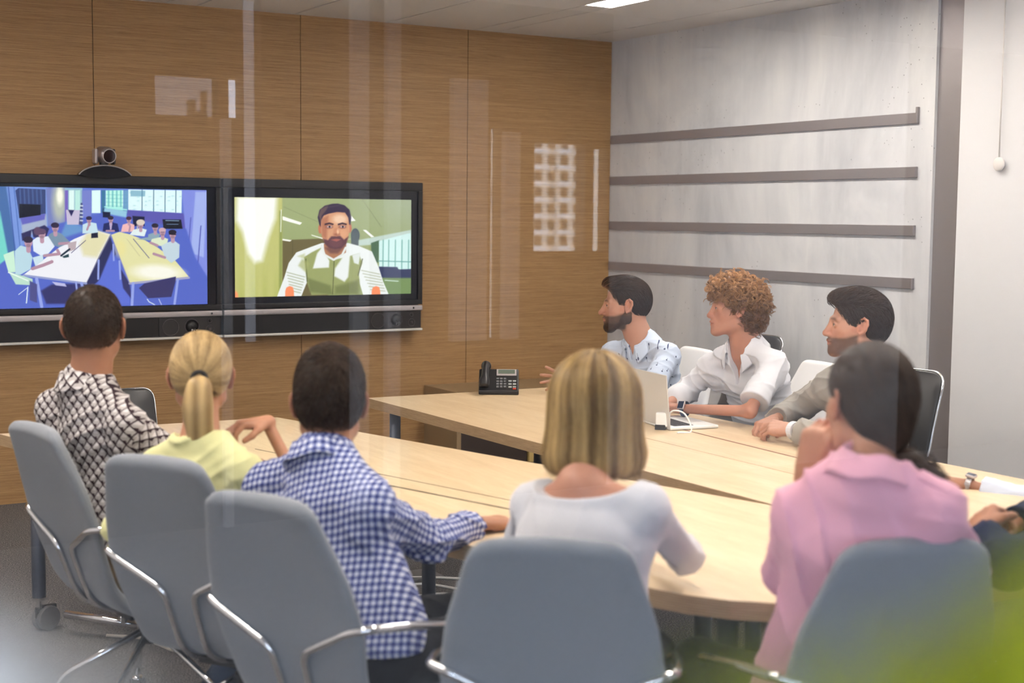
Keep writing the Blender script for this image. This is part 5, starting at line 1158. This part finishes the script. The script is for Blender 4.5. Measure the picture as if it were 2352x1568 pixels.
# 3 --- man in gingham
a = dict(base=(1.46,3.14), pelvis=pt(1.47,3.15,.56), neck=at(742,1052,3.62), head=at(757,928,3.68), SL=at(598,1100,3.74), SR=at(862,1150,3.46), EL=pt(1.36,3.75,.80), WL=pt(1.66,3.86,.775), ER=at(985,1240,3.70), WR=at(1098,1202,3.95),
    HL=dict(y=(.9,0,0), z=(0,0,1)), HR=dict(y=at(1180,1192,4.02)-at(1098,1202,3.95), z=(0,0,1), curl=(.35,.3,.3,.35), sc=1.02), yaw=64, hs=1.08, skin=SK1, trousers=TR_B, shoes=SHOE2, legdir=(.97,.12), seed=21,
    shirt=dict(m=m_gingham(), collar=dict(h=.036, tip=.035), cutL=.95, cutR=.93, off=.013, low=-.005, hem=(.178,.14,.02), fold=.010, foldt=.009), label='person in a blue and white checked shirt reaching one hand onto the table', nk=1.05)
p3_, I = person(a)
short_hair(p3_, I['base'], I['H'], I['R'], I['sc'], HB, [((0,-.014,.036),(.081,.103,.094),.02), ((0,-.055,.004),(.068,.056,.066),.03), ((0,.01,.070),(.066,.082,.074),.03,.0045)], radial_flow((.01,-.06,.12), .2), n=4800, length=.014, steps=4, rad=.0012, fadez=.06, jit=.45, topl=1.8, lift=(.001,.007))

# 4 --- woman with bob
WHT = m_cloth('white_jersey', (.66,.65,.69)); 
a = dict(base=(1.70,2.58), pelvis=pt(1.735,2.535,.56), neck=at(1335,1102,3.12), head=at(1365,945,3.22), SL=at(1212,1148,3.26), SR=at(1498,1152,3.05), EL=at(1178,1285,3.45), WL=at(1330,1230,3.72), ER=at(1572,1275,3.40), WR=at(1500,1190,3.66),
    HL=dict(y=at(1400,1215,3.8)-at(1330,1230,3.72), z=(0,0,1)), HR=dict(y=at(1420,1190,3.75)-at(1500,1190,3.66), z=(0,0,1)), yaw=60, hs=1.0, fem=1, skin=SK4, trousers=TR_B, shoes=SHOE2, legdir=(.6,.8), seed=31, build=1.04,
    shirt=dict(name='blouse', m=WHT, cutL=.9, cutR=.9, off=.012, neck=(.150,.115,.060), nup=.020, nfw=.0, nrt=-.012, fold=.009, foldt=.003, hem=(.20,.14,.05)), label='person in a white boat neck top seen from behind, elbow resting on the table')
p4_, I = person(a); H, R_, sc, b4 = I['H'], I['R'], I['sc'], I['base']
F = Field(); F.frame(H, R_, sc); F.ell((0,-.012,.036),(.092,.112,.100),k=.02); F.ecap((0,-.014,.03),(0,-.016,-.085),(.095,.112),(.118,.114),R_[:,0],k=.05); F.ell((0,.085,-.05),(.062,.075,.105),k=.02,mode=1); F.ell((0,0,-.165),(.10,.10,.055),k=.02,mode=1)
F.fr = None; F.cut(lambda p: (-(((p-H.astype(f32))@R_.astype(f32))[:,2]/sc+.128+.3*((p-H.astype(f32))@R_.astype(f32))[:,1]*0)).astype(f32), .012)
X, Q = nets(F, .005); q = (X-H)@R_; an = np.arctan2(q[:,0], -q[:,1]); st = lambda a: .40+.30*np.sin(a*13+1.5*np.sin(a*4))+.22*np.sin(a*31+2)
tn = st(an); sel = np.flatnonzero((q[:,2] > -.02)); nn = 4200; roots = X[RNG.choice(sel, nn)]
def bobflow(P): ql = (P-H)@R_; d = np.stack([ql[:,0]*4*(ql[:,2]>.03), ql[:,1]*4*(ql[:,2]>.03), -np.ones(len(ql))*(.3+8*np.abs(ql[:,0])*0)-.6*(ql[:,2]<.06)],1); return d@R_.T
G = grow(F, roots, bobflow, 13, RNG.uniform(.010,.017,nn), (.001,.003), .035); qr = (G[:,6]-H)@R_; ar = np.arctan2(qr[:,0], -qr[:,1]); rt_ = (roots-H)@R_; part = np.exp(-(np.abs(rt_[:,0])/.022)**2)*(rt_[:,2]>.08)
G = G[:, :]; zz = ((G-H)@R_)[...,2]; G[...] = np.where((zz < -.140)[...,None], G - (zz+.140)[...,None]*R_[:,2], G)
S1_ = ribbons(G, .0013*RNG.uniform(.6,1.4,nn), np.clip(st(ar)+.1+RNG.normal(size=nn)*.18-part*.4,0,1), '', None, None, None)
join_hair(X, Q, np.clip(tn,0,1), np.zeros(len(X)), [S1_], 'hair', HBOB, p4_, b4)

# 5 --- woman in pink
PNK = m_cloth('pink_cotton', (.82,.43,.54), (.74,.35,.46))
a = dict(base=(2.18,2.22), pelvis=pt(2.19,2.24,.56), neck=at(2000,1082,2.84), head=at(1996,925,2.92), SL=at(1822,1158,2.96), SR=at(2178,1158,2.78), EL=at(1802,1312,3.14), WL=at(1852,1090,3.10), ER=at(2218,1310,2.98), WR=at(2060,1300,3.25),
    HL=dict(y=at(1880,1000,3.06)-at(1852,1090,3.10), z=at(1780,1040,3.0)-at(1880,1050,3.1), curl=(.62,.75,.8,.85), spread=.06, thumb=.2, sc=1.12), HR=dict(y=(-.8,.5,0), z=(0,0,1)), yaw=76, hs=.98, fem=1, skin=SK3, trousers=TR_B, shoes=SHOE2, legdir=(.2,.98), seed=41, build=1.06,
    shirt=dict(name='blouse', m=PNK, cutL=.55, cutR=.9, off=.014, collar=dict(h=.030, r=1.15), fold=.010, foldt=.009, hem=(.20,.15,.10), low=.14), label='person in a pink blouse with shoulder straps, chin leaning on one hand')
p5_, I = person(a); H, R_, sc, b5 = I['H'], I['R'], I['sc'], I['base']
bun = H + R_@np.array((.035,-.085,-.095))
F = Field(); F.frame(H, R_, sc)
for c, r, k in [((-.002,-.016,.036),(.0825,.106,.095),.02), ((-.004,-.060,.000),(.070,.058,.070),.03), ((.010,-.066,-.055),(.040,.040,.045),.03)]: F.ell(c, r, k=k)
HLP = list(HL_Z); HLP[0:3] = [-.105,-.100,-.085]; HLP[3] = -.05; HLP[4] = .012; HLP[6] = .018; HLP[7] = .022
F.fr = None; cut_hair(F, H, R_, sc, HLP); X, Q = nets(F, .0045); dh, q = hairline(X, H, R_, sc, HLP)
sel = np.flatnonzero((dh > .003)&(q[:,2] > -.06)); roots = X[RNG.choice(sel, 3200)]; T0 = np.array((.03,-.10,-.11))
def fl5(P): ql = (P-H)@R_; d = T0-ql; d /= np.linalg.norm(d,axis=1)[:,None]; return d@R_.T
G = grow(F, roots, fl5, 9, np.minimum(.016, np.linalg.norm((roots-H)@R_-T0,axis=1)/9.5), (.001,.002), .06)
S1_ = ribbons(G, .0012*RNG.uniform(.6,1.3,len(roots)), np.clip(RNG.normal(size=len(roots))*.22+.3,0,1), '', None, None, None, taper=False)
L5 = lambda p: H + R_@np.array(p); tp = smoothpath([L5((.03,-.10,-.10)), L5((.05,-.118,-.13)), L5((.085,-.11,-.155)), L5((.115,-.085,-.19)), L5((.12,-.06,-.25))], 8)
TF = Field(); rt = np.interp(np.linspace(0,1,len(tp)), [0,.2,.5,1], [.020,.026,.026,.008])
for i in range(len(tp)-1): TF.cap(tp[i], tp[i+1], rt[i], rt[i+1], k=.01)
TX, TQ = nets(TF, .005); n = 500; G = []; uo = RNG.normal(size=(n,3))*.5
for i in range(n):
    ph = RNG.uniform(0,6.3); t = np.linspace(0, (len(tp)-1)*RNG.uniform(.8,1), 14); ii = np.clip(t.astype(int),0,len(tp)-2); f = (t-ii)[:,None]; c = tp[ii]*(1-f)+tp[ii+1]*f; r = np.interp(t, np.arange(len(tp)), rt)[:,None]; G.append(c + r*uo[i] + .006*np.sin(t*.5+ph)[:,None]*uo[i])
S2_ = ribbons(np.array(G), .0014*np.ones(n), RNG.uniform(0,.6,n), '', None, None, None)
join_hair(np.concatenate([X,TX]), np.concatenate([Q,TQ+len(X)]), np.full(len(X)+len(TX), .22), np.zeros(len(X)+len(TX)), [S1_,S2_], 'hair', HB2, p5_, b5)
F = Field()   # shoulder straps of the blouse
ms_ = (a['SL']+a['SR'])/2
for S in (a['SL'], a['SR']): S = ms_+(S-ms_)*.88; d = unit(a['neck']-S); F.ecap(S-d*.02+I['up']*.043, S+d*.045+I['up']*.047, (.018,.006),(.018,.006), I['fwd'], k=.004)
surf('shoulder_strap', F, .004, PNK, p5_, b5, proj=0)

# 6 --- man in navy jacket, mostly past the right edge
NAVY = mat('navy_wool', (.012,.017,.045), .85, spec=.1)
a = dict(base=(3.25,1.98), pelvis=pt(3.42,2.0,.56), neck=pt(3.36,2.12,1.09), head=pt(3.35,2.17,1.26), SL=pt(3.20,2.03,1.00), SR=pt(3.55,2.22,1.00), EL=at(2310,1295,3.22), WL=at(2250,1222,3.40), ER=pt(3.52,2.62,.82), WR=at(2310,1212,3.60),
    HL=dict(y=at(2262,1165,3.50)-at(2250,1222,3.40), z=at(2180,1180,3.3)-at(2262,1190,3.42), curl=(.7,.75,.75,.8), spread=.04, thumb=.4, sc=1.0), HR=dict(y=at(2240,1180,3.54)-at(2310,1212,3.60), z=(0,0,1), curl=(.75,.75,.75,.75), spread=.04, thumb=.4), yaw=118, hs=1.0, skin=SK5, trousers=TR_N, shoes=SHOE2, legdir=(-.5,.86), seed=51,
    shirt=dict(name='jacket', m=NAVY, off=.020, cutL=.93, cutR=.93, collar=dict(h=.03), fold=.004), label='person in a navy jacket with clasped hands, cut off by the right edge')
p6_, I = person(a); short_hair(p6_, I['base'], I['H'], I['R'], I['sc'], HB, BASIC, radial_flow((0,-.05,.11)), n=600, h=.007)
# 7 --- man in pale shirt, arm only in view
PALE = m_cloth('pale_blue_cotton', (.62,.67,.80))
a = dict(base=(4.42,2.80), pelvis=pt(4.42,2.78,.56), neck=pt(4.30,2.86,1.08), head=pt(4.27,2.87,1.25), SL=pt(4.30,2.68,1.0), SR=pt(4.36,3.05,1.0), EL=pt(4.12,2.62,.80), WL=pt(3.88,2.80,.775), ER=at(2365,1158,4.60), WR=at(2222,1114,4.70),
    HL=dict(y=(-.8,.4,0), z=(0,0,1)), HR=dict(y=at(2135,1094,4.74)-at(2222,1114,4.70), z=(0,0,1), curl=(.25,.25,.28,.3), spread=.08), yaw=150, hs=1.0, skin=SK5, trousers=TR_N, shoes=SHOE2, legdir=(-1,.2), seed=61,
    shirt=dict(m=PALE, off=.019, cutL=.9, cutR=.90, collar=dict(h=.03), fold=.005), label='person in a pale shirt with a wrist watch, only the forearm in view')
p7_, I = person(a); short_hair(p7_, I['base'], I['H'], I['R'], I['sc'], HB, BASIC, radial_flow((0,-.05,.11)), n=600, h=.007)
def watch(par, base, E, W, t, r, m, face_dir, sq=True):
    c = E+(W-E)*t - base; d = unit(W-E); f = np.asarray(face_dir,float); f = unit(f-d*np.dot(f,d)); u = np.cross(d,f); an = np.linspace(0,2*PI,25)[:-1]; G = []
    for w in (-.009,.009): G.append([c+d*w+(r+.002)*(math.cos(x)*f+math.sin(x)*u) for x in an]+[c+d*w+(r+.002)*f])
    G.append([c+d*.009+(r-.001)*(math.cos(x)*f+math.sin(x)*u) for x in an]+[c+d*.009+(r-.001)*f]); G.insert(0, [c-d*.009+(r-.001)*(math.cos(x)*f+math.sin(x)*u) for x in an]+[c-d*.009+(r-.001)*f])
    st = MB().grid(np.array(G)).build('watch', m, par, smooth=False)
    mb = MB(); R3 = np.stack([d,u,f],1); V = np.array([(x,y,z) for x in (-.016,.016) for y in (-.019,.019) for z in (0,.010)])@R3.T + c + f*(r-.001); mb.add(V, [(0,1,3,2),(4,6,7,5),(0,4,5,1),(2,3,7,6),(0,2,6,4),(1,5,7,3)]).build('watch_case', M['silver'], st, bevel=.003)
    V = np.array([(x,y,z) for x in (-.0135,.0135) for y in (-.0165,.0165) for z in (.0095,.0108)])@R3.T + c + f*(r-.001); MB().add(V, [(0,1,3,2),(4,6,7,5),(0,4,5,1),(2,3,7,6),(0,2,6,4),(1,5,7,3)]).build('watch_face', mat('watch_glass', (.015,.03,.07), .1), st)
watch(p7_, I['base'], a['ER'], a['WR'], .98, .031, M['steel'], (0,0,1))

# 8 --- bearded man
def men(d): d.setdefault('res', .0034); d.setdefault('cres', .0050); d.setdefault('nk', 1.1); return d
MOT = m_motif()
a = men(dict(base=(4.30,5.72), pelvis=pt(4.33,5.70,.57), neck=at(1474,788,7.02), head=at(1437,700,7.0), SL=at(1541,810,6.86), SR=at(1400,806,7.16), EL=at(1500,888,6.74), WL=at(1345,893,7.0), ER=at(1352,858,7.28), WR=at(1322,880,7.14),
    HL=dict(y=at(1270,893,7.06)-at(1345,893,7.0), z=(0,0,1), curl=(.3,.3,.3,.3), spread=.2, thumb=.2), HR=dict(y=at(1236,862,7.12)-at(1322,880,7.14), z=at(1300,800,7.4)-at(1300,870,7.1), curl=(.10,.16,.14,.2), spread=.42, thumb=-.2, sc=1.0), yaw=146, pitch=-2, hs=1.07, nose=1.03, beard=1., skin=SK2, trousers=TR_J, shoes=SHOE2, legdir=(-1,.1), seed=71,
    shirt=dict(m=MOT, off=.012, upL=.82, cutL=.18, cutR=.3, roll=1, collar=dict(h=.034, gap=24, tip=.045, fw=.006), vee=.045, fold=.009, foldt=.009), label='person in a pale blue shirt with small dark motifs, seated nearest the screens'))
p8_, I = person(a)
def quiff(q):  # up and back over the forehead, down at the sides
    t = np.clip((q[:,2]-.055)/.03,0,1)[:,None]; a_ = np.stack([q[:,0]*2, -.8*np.ones(len(q)), .25*np.ones(len(q))],1); b_ = np.stack([q[:,0]*1, -.45*np.ones(len(q)), -.9*np.ones(len(q))],1); return a_*t+b_*(1-t)
short_hair(p8_, I['base'], I['H'], I['R'], I['sc'], HB, [((0,-.016,.036),(.081,.103,.092),.02), ((0,-.055,.004),(.068,.056,.066),.03), ((0,.018,.088),(.062,.080,.048),.02), ((0,.070,.098),(.048,.035,.028),.02)], quiff, n=3600, length=.03, steps=5, rad=.0013, fadez=.02, jit=.12, topl=1.5, lift=(.001,.005), tone=(.1,1.))
def beard_shell(par, I, m, t=.005, n=1600, hs=None):
    H, R_, sc, b = I['H'], I['R'], I['sc'], I['base']; F = Field(); F.frame(H, R_, sc)
    for s in (-1,1): F.cap((s*.052,-.004,-.030),(s*.051,-.002,-.060),.018+t,.020+t,k=.02); F.cap((s*.050,-.002,-.058),(s*.020,.070,-.098),.0195+t,.0185+t,k=.02)
    F.ell((0,.078,-.101),(.024+t,.020+t,.019+t),k=.02); F.cap((-.026,.076,-.062),(-.012,.093,-.0515),.004+t*.3,k=.006); F.cap((.026,.076,-.062),(.012,.093,-.0515),.004+t*.3,k=.006); F.cap((-.012,.092,-.052),(.012,.092,-.052),.004,k=.006); F.cap((-.020,.078,-.080),(.020,.078,-.080),.012,k=.01)
    F.ell((0,.03,-.04),(.047,.060,.045),k=.006,mode=1); F.ell((0,.10,-.0665),(.022,.020,.0095),k=.003,mode=1)
    for s in (-1,1): F.ell((s*.046,.052,-.030),(.022,.035,.034),k=.01,mode=1)
    F.ell((0,-.03,-.12),(.09,.075,.045),k=.01,mode=1); F.fr = None; X, Q = nets(F, .0038); q = (X-H)@R_
    roots = X[RNG.choice(len(X), n)]; G = grow(F, roots, lambda P: np.tile(R_@np.array((0,.3,-1.)), (len(P),1)), 3, .0028, (.0003,.0025), .6)
    S = ribbons(G, .0009*np.ones(n), RNG.uniform(0,.8,n), '', None, None, None); fd = lambda p: np.clip(((p-H)@R_/sc)[:,2]*22+1.25+((p-H)@R_/sc)[:,1]*-4, .12, .85)
    S = (S[0], S[1], S[2], np.repeat(fd(roots), len(S[0])//n)); return join_hair(X, Q, np.full(len(X), .12), fd(X), [S], 'beard', m, par, b)
beard_shell(p8_, I, HB, .004)
def buttons(par, I, a, n, m, dx=0., start=.055, step=.075, r=.0055, fw=.118):
    for i in range(n):
        c = a['neck'] - I['up']*(start+i*step) + I['fwd']*(fw+.004*i) + I['right']*dx - I['base']
        MB().tube([c, c+I['fwd']*.004], r, 12).build('button', m, par, smooth=False)

# 9 --- curly man
WS = m_cloth('white_cotton', (.72,.72,.77))
a = men(dict(base=(4.36,4.96), pelvis=pt(4.40,4.95,.57), neck=at(1714,799,6.36), head=at(1690,708,6.32), SL=at(1784,832,6.16), SR=at(1625,835,6.50), EL=at(1722,944,6.02), WL=at(1562,938,6.22), ER=at(1575,898,6.56), WR=at(1524,935,6.36),
    HL=dict(y=at(1500,925,6.3)-at(1562,938,6.22), z=at(1540,870,6.2)-at(1540,930,6.22), curl=(.4,.4,.4,.4), sc=1.0), HR=dict(y=at(1480,950,6.3)-at(1524,935,6.36), z=(0,0,1), curl=(.4,.4,.4,.4)), yaw=146, pitch=1, hs=1.05, nose=.98, skin=SK4, trousers=TR_J, shoes=SHOE2, legdir=(-1,.1), seed=81,
    shirt=dict(m=WS, off=.015, upL=.80, cutL=.16, cutR=.35, roll=1, collar=dict(h=.034, gap=30, tip=.05, r=1.06, fw=.008), vee=.12, fold=.011, foldt=.010), label='person in an open necked white shirt with rolled sleeves, behind the laptop'))
p9_, I = person(a); H, R_, sc, b9 = I['H'], I['R'], I['sc'], I['base']
F = Field(); F.frame(H, R_, sc)
for c, r, k in [((0,-.016,.045),(.092,.112,.098),.02), ((0,-.065,-.010),(.080,.060,.085),.03), ((0,.03,.085),(.078,.085,.055),.02)]: F.ell(c, r, k=k, disp=lambda P: (.007*wob(P,(90,90,90),5)).astype(f32))
HLC = list(HL_Z); HLC[0:3] = [-.10,-.098,-.085]; HLC[3] = -.04; HLC[4] = -.012; HLC[5] = -.010; HLC[6] = .010; HLC[7] = .018; HLC[8] = .040; HLC[9] = .052; HLC[10] = .056; HLC[11] = .060
F.fr = None; cut_hair(F, H, R_, sc, HLC); X, Q = nets(F, .005); dh, q = hairline(X, H, R_, sc, HLC)
nb = 950; sel = np.flatnonzero(dh > -.002); rt0 = X[RNG.choice(sel, nb)]; g = F.grad(rt0,.003); g /= np.linalg.norm(g,axis=1)[:,None]; ax = RNG.normal(size=(nb,3))*.8+np.array((0,0,-.75)); ax -= g*np.sum(ax*g,1)[:,None]*.7; ax /= np.linalg.norm(ax,axis=1)[:,None]
u = np.cross(ax,g); u /= np.linalg.norm(u,axis=1)[:,None]; v = np.cross(u,ax); t = np.linspace(0,1,15)[None,:,None]; turns = RNG.uniform(.7,1.5,(nb,1,1)); rad = RNG.uniform(.006,.0125,(nb,1,1)); ln = RNG.uniform(.022,.050,(nb,1,1)); ph = RNG.uniform(0,6.3,(nb,1,1)); li = RNG.uniform(.002,.016,(nb,1,1)); G = []
for bnd in range(6):
    jr = RNG.normal(size=(nb,1,3))*.0026; jp = RNG.normal(size=(nb,1,1))*.12
    G.append(rt0[:,None]+jr*(1-.3*t)+g[:,None]*(.001+li*t)+ax[:,None]*ln*t+rad*(np.cos(ph+jp+turns*6.28*t)*u[:,None]+np.sin(ph+jp+turns*6.28*t)*v[:,None]))
G = np.concatenate(G); rt0 = np.tile(rt0,(6,1)); n = len(G)
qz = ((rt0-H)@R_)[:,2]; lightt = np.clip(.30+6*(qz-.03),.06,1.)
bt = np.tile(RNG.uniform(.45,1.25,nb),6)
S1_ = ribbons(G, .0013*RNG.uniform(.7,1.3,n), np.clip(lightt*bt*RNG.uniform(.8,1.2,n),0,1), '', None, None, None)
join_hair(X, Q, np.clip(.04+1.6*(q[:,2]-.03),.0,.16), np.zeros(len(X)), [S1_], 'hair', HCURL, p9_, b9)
watch(p9_, b9, a['EL'], a['WL'], .93, .032, mat('watch_strap', (.03,.06,.12), .5), at(1540,880,6.0)-at(1548,935,6.22))

# 10 --- man in grey blazer
GRY = m_cloth('grey_linen', (.36,.335,.305), (.28,.26,.235), weave=700)
a = men(dict(base=(4.36,4.36), pelvis=pt(4.40,4.36,.57), neck=at(2000,842,5.58), head=at(1968,745,5.58), SL=at(2060,902,5.40), SR=at(1900,882,5.80), EL=at(1960,1010,5.26), WL=at(1822,988,5.58), ER=at(1830,940,6.02), WR=at(1775,965,5.86),
    HL=dict(y=at(1745,975,5.66)-at(1822,988,5.58), z=at(1780,900,5.5)-at(1780,985,5.6), curl=(.55,.55,.6,.6), spread=.08, thumb=.1, sc=1.08), HR=dict(y=at(1725,985,5.72)-at(1775,965,5.86), z=at(1740,900,5.8)-at(1740,960,5.8), curl=(.6,.6,.6,.6), spread=.08, thumb=.1, sc=1.05), yaw=142, pitch=0, hs=1.07, beard=.9, skin=SK2, trousers=TR_J, shoes=SHOE2, legdir=(-1,.1), seed=91, build=1.03,
    shirt=dict(name='blazer', m=GRY, off=.022, cutL=.93, cutR=.95, collar=dict(h=.026, gap=40, tip=.05, r=1.15), vee=.16, fold=.010, foldt=.008), label='person in a grey blazer with hands folded on the table'))
p10_, I = person(a)
def swept(q): t = np.clip((q[:,2]-.05)/.03,0,1)[:,None]; a_ = np.stack([.3*np.ones(len(q)), -.7*np.ones(len(q)), .15*np.ones(len(q))],1); b_ = np.stack([0*q[:,0], -.5*np.ones(len(q)), -.9*np.ones(len(q))],1); return a_*t+b_*(1-t)
short_hair(p10_, I['base'], I['H'], I['R'], I['sc'], HB, [((0,-.018,.038),(.084,.107,.094),.02), ((0,-.060,.000),(.072,.060,.072),.03), ((0,.012,.088),(.066,.085,.048),.02), ((0,.066,.090),(.050,.040,.032),.02)], swept, n=3800, length=.034, steps=5, rad=.0014, fadez=.0, jit=.14, topl=1.4, lift=(.001,.006), tone=(.1,1.), dz=-.008)
def cuff(par, base, E, W, t, r, m): c = E+(W-E)*t-base; d = unit(W-E); MB().tube([c-d*.02, c+d*.008], [r,r*1.02], 20).build('shirt_cuff', m, par, smooth=False)
cuff(p10_, I['base'], a['EL'], a['WL'], .985, .036, WS)
# ------------------------------------------------------------------ world and render look
w = bpy.data.worlds.new('world'); SC.world = w; w.use_nodes = True
w.node_tree.nodes['Background'].inputs[0].default_value = (.72,.83,1.0,1); w.node_tree.nodes['Background'].inputs[1].default_value = 3.0
SC.view_settings.view_transform = 'Standard'; SC.view_settings.look = 'None'; SC.view_settings.exposure = 0.65; SC.view_settings.gamma = 1.0; SC.view_settings.use_curve_mapping = False
SC.cycles.use_denoising = True; SC.cycles.max_bounces = 6; SC.cycles.diffuse_bounces = 3; SC.cycles.glossy_bounces = 3; SC.cycles.transparent_max_bounces = 10; SC.cycles.sample_clamp_indirect = 6
SC.cycles.use_adaptive_sampling = True; SC.cycles.adaptive_threshold = .16; SC.cycles.adaptive_min_samples = 12
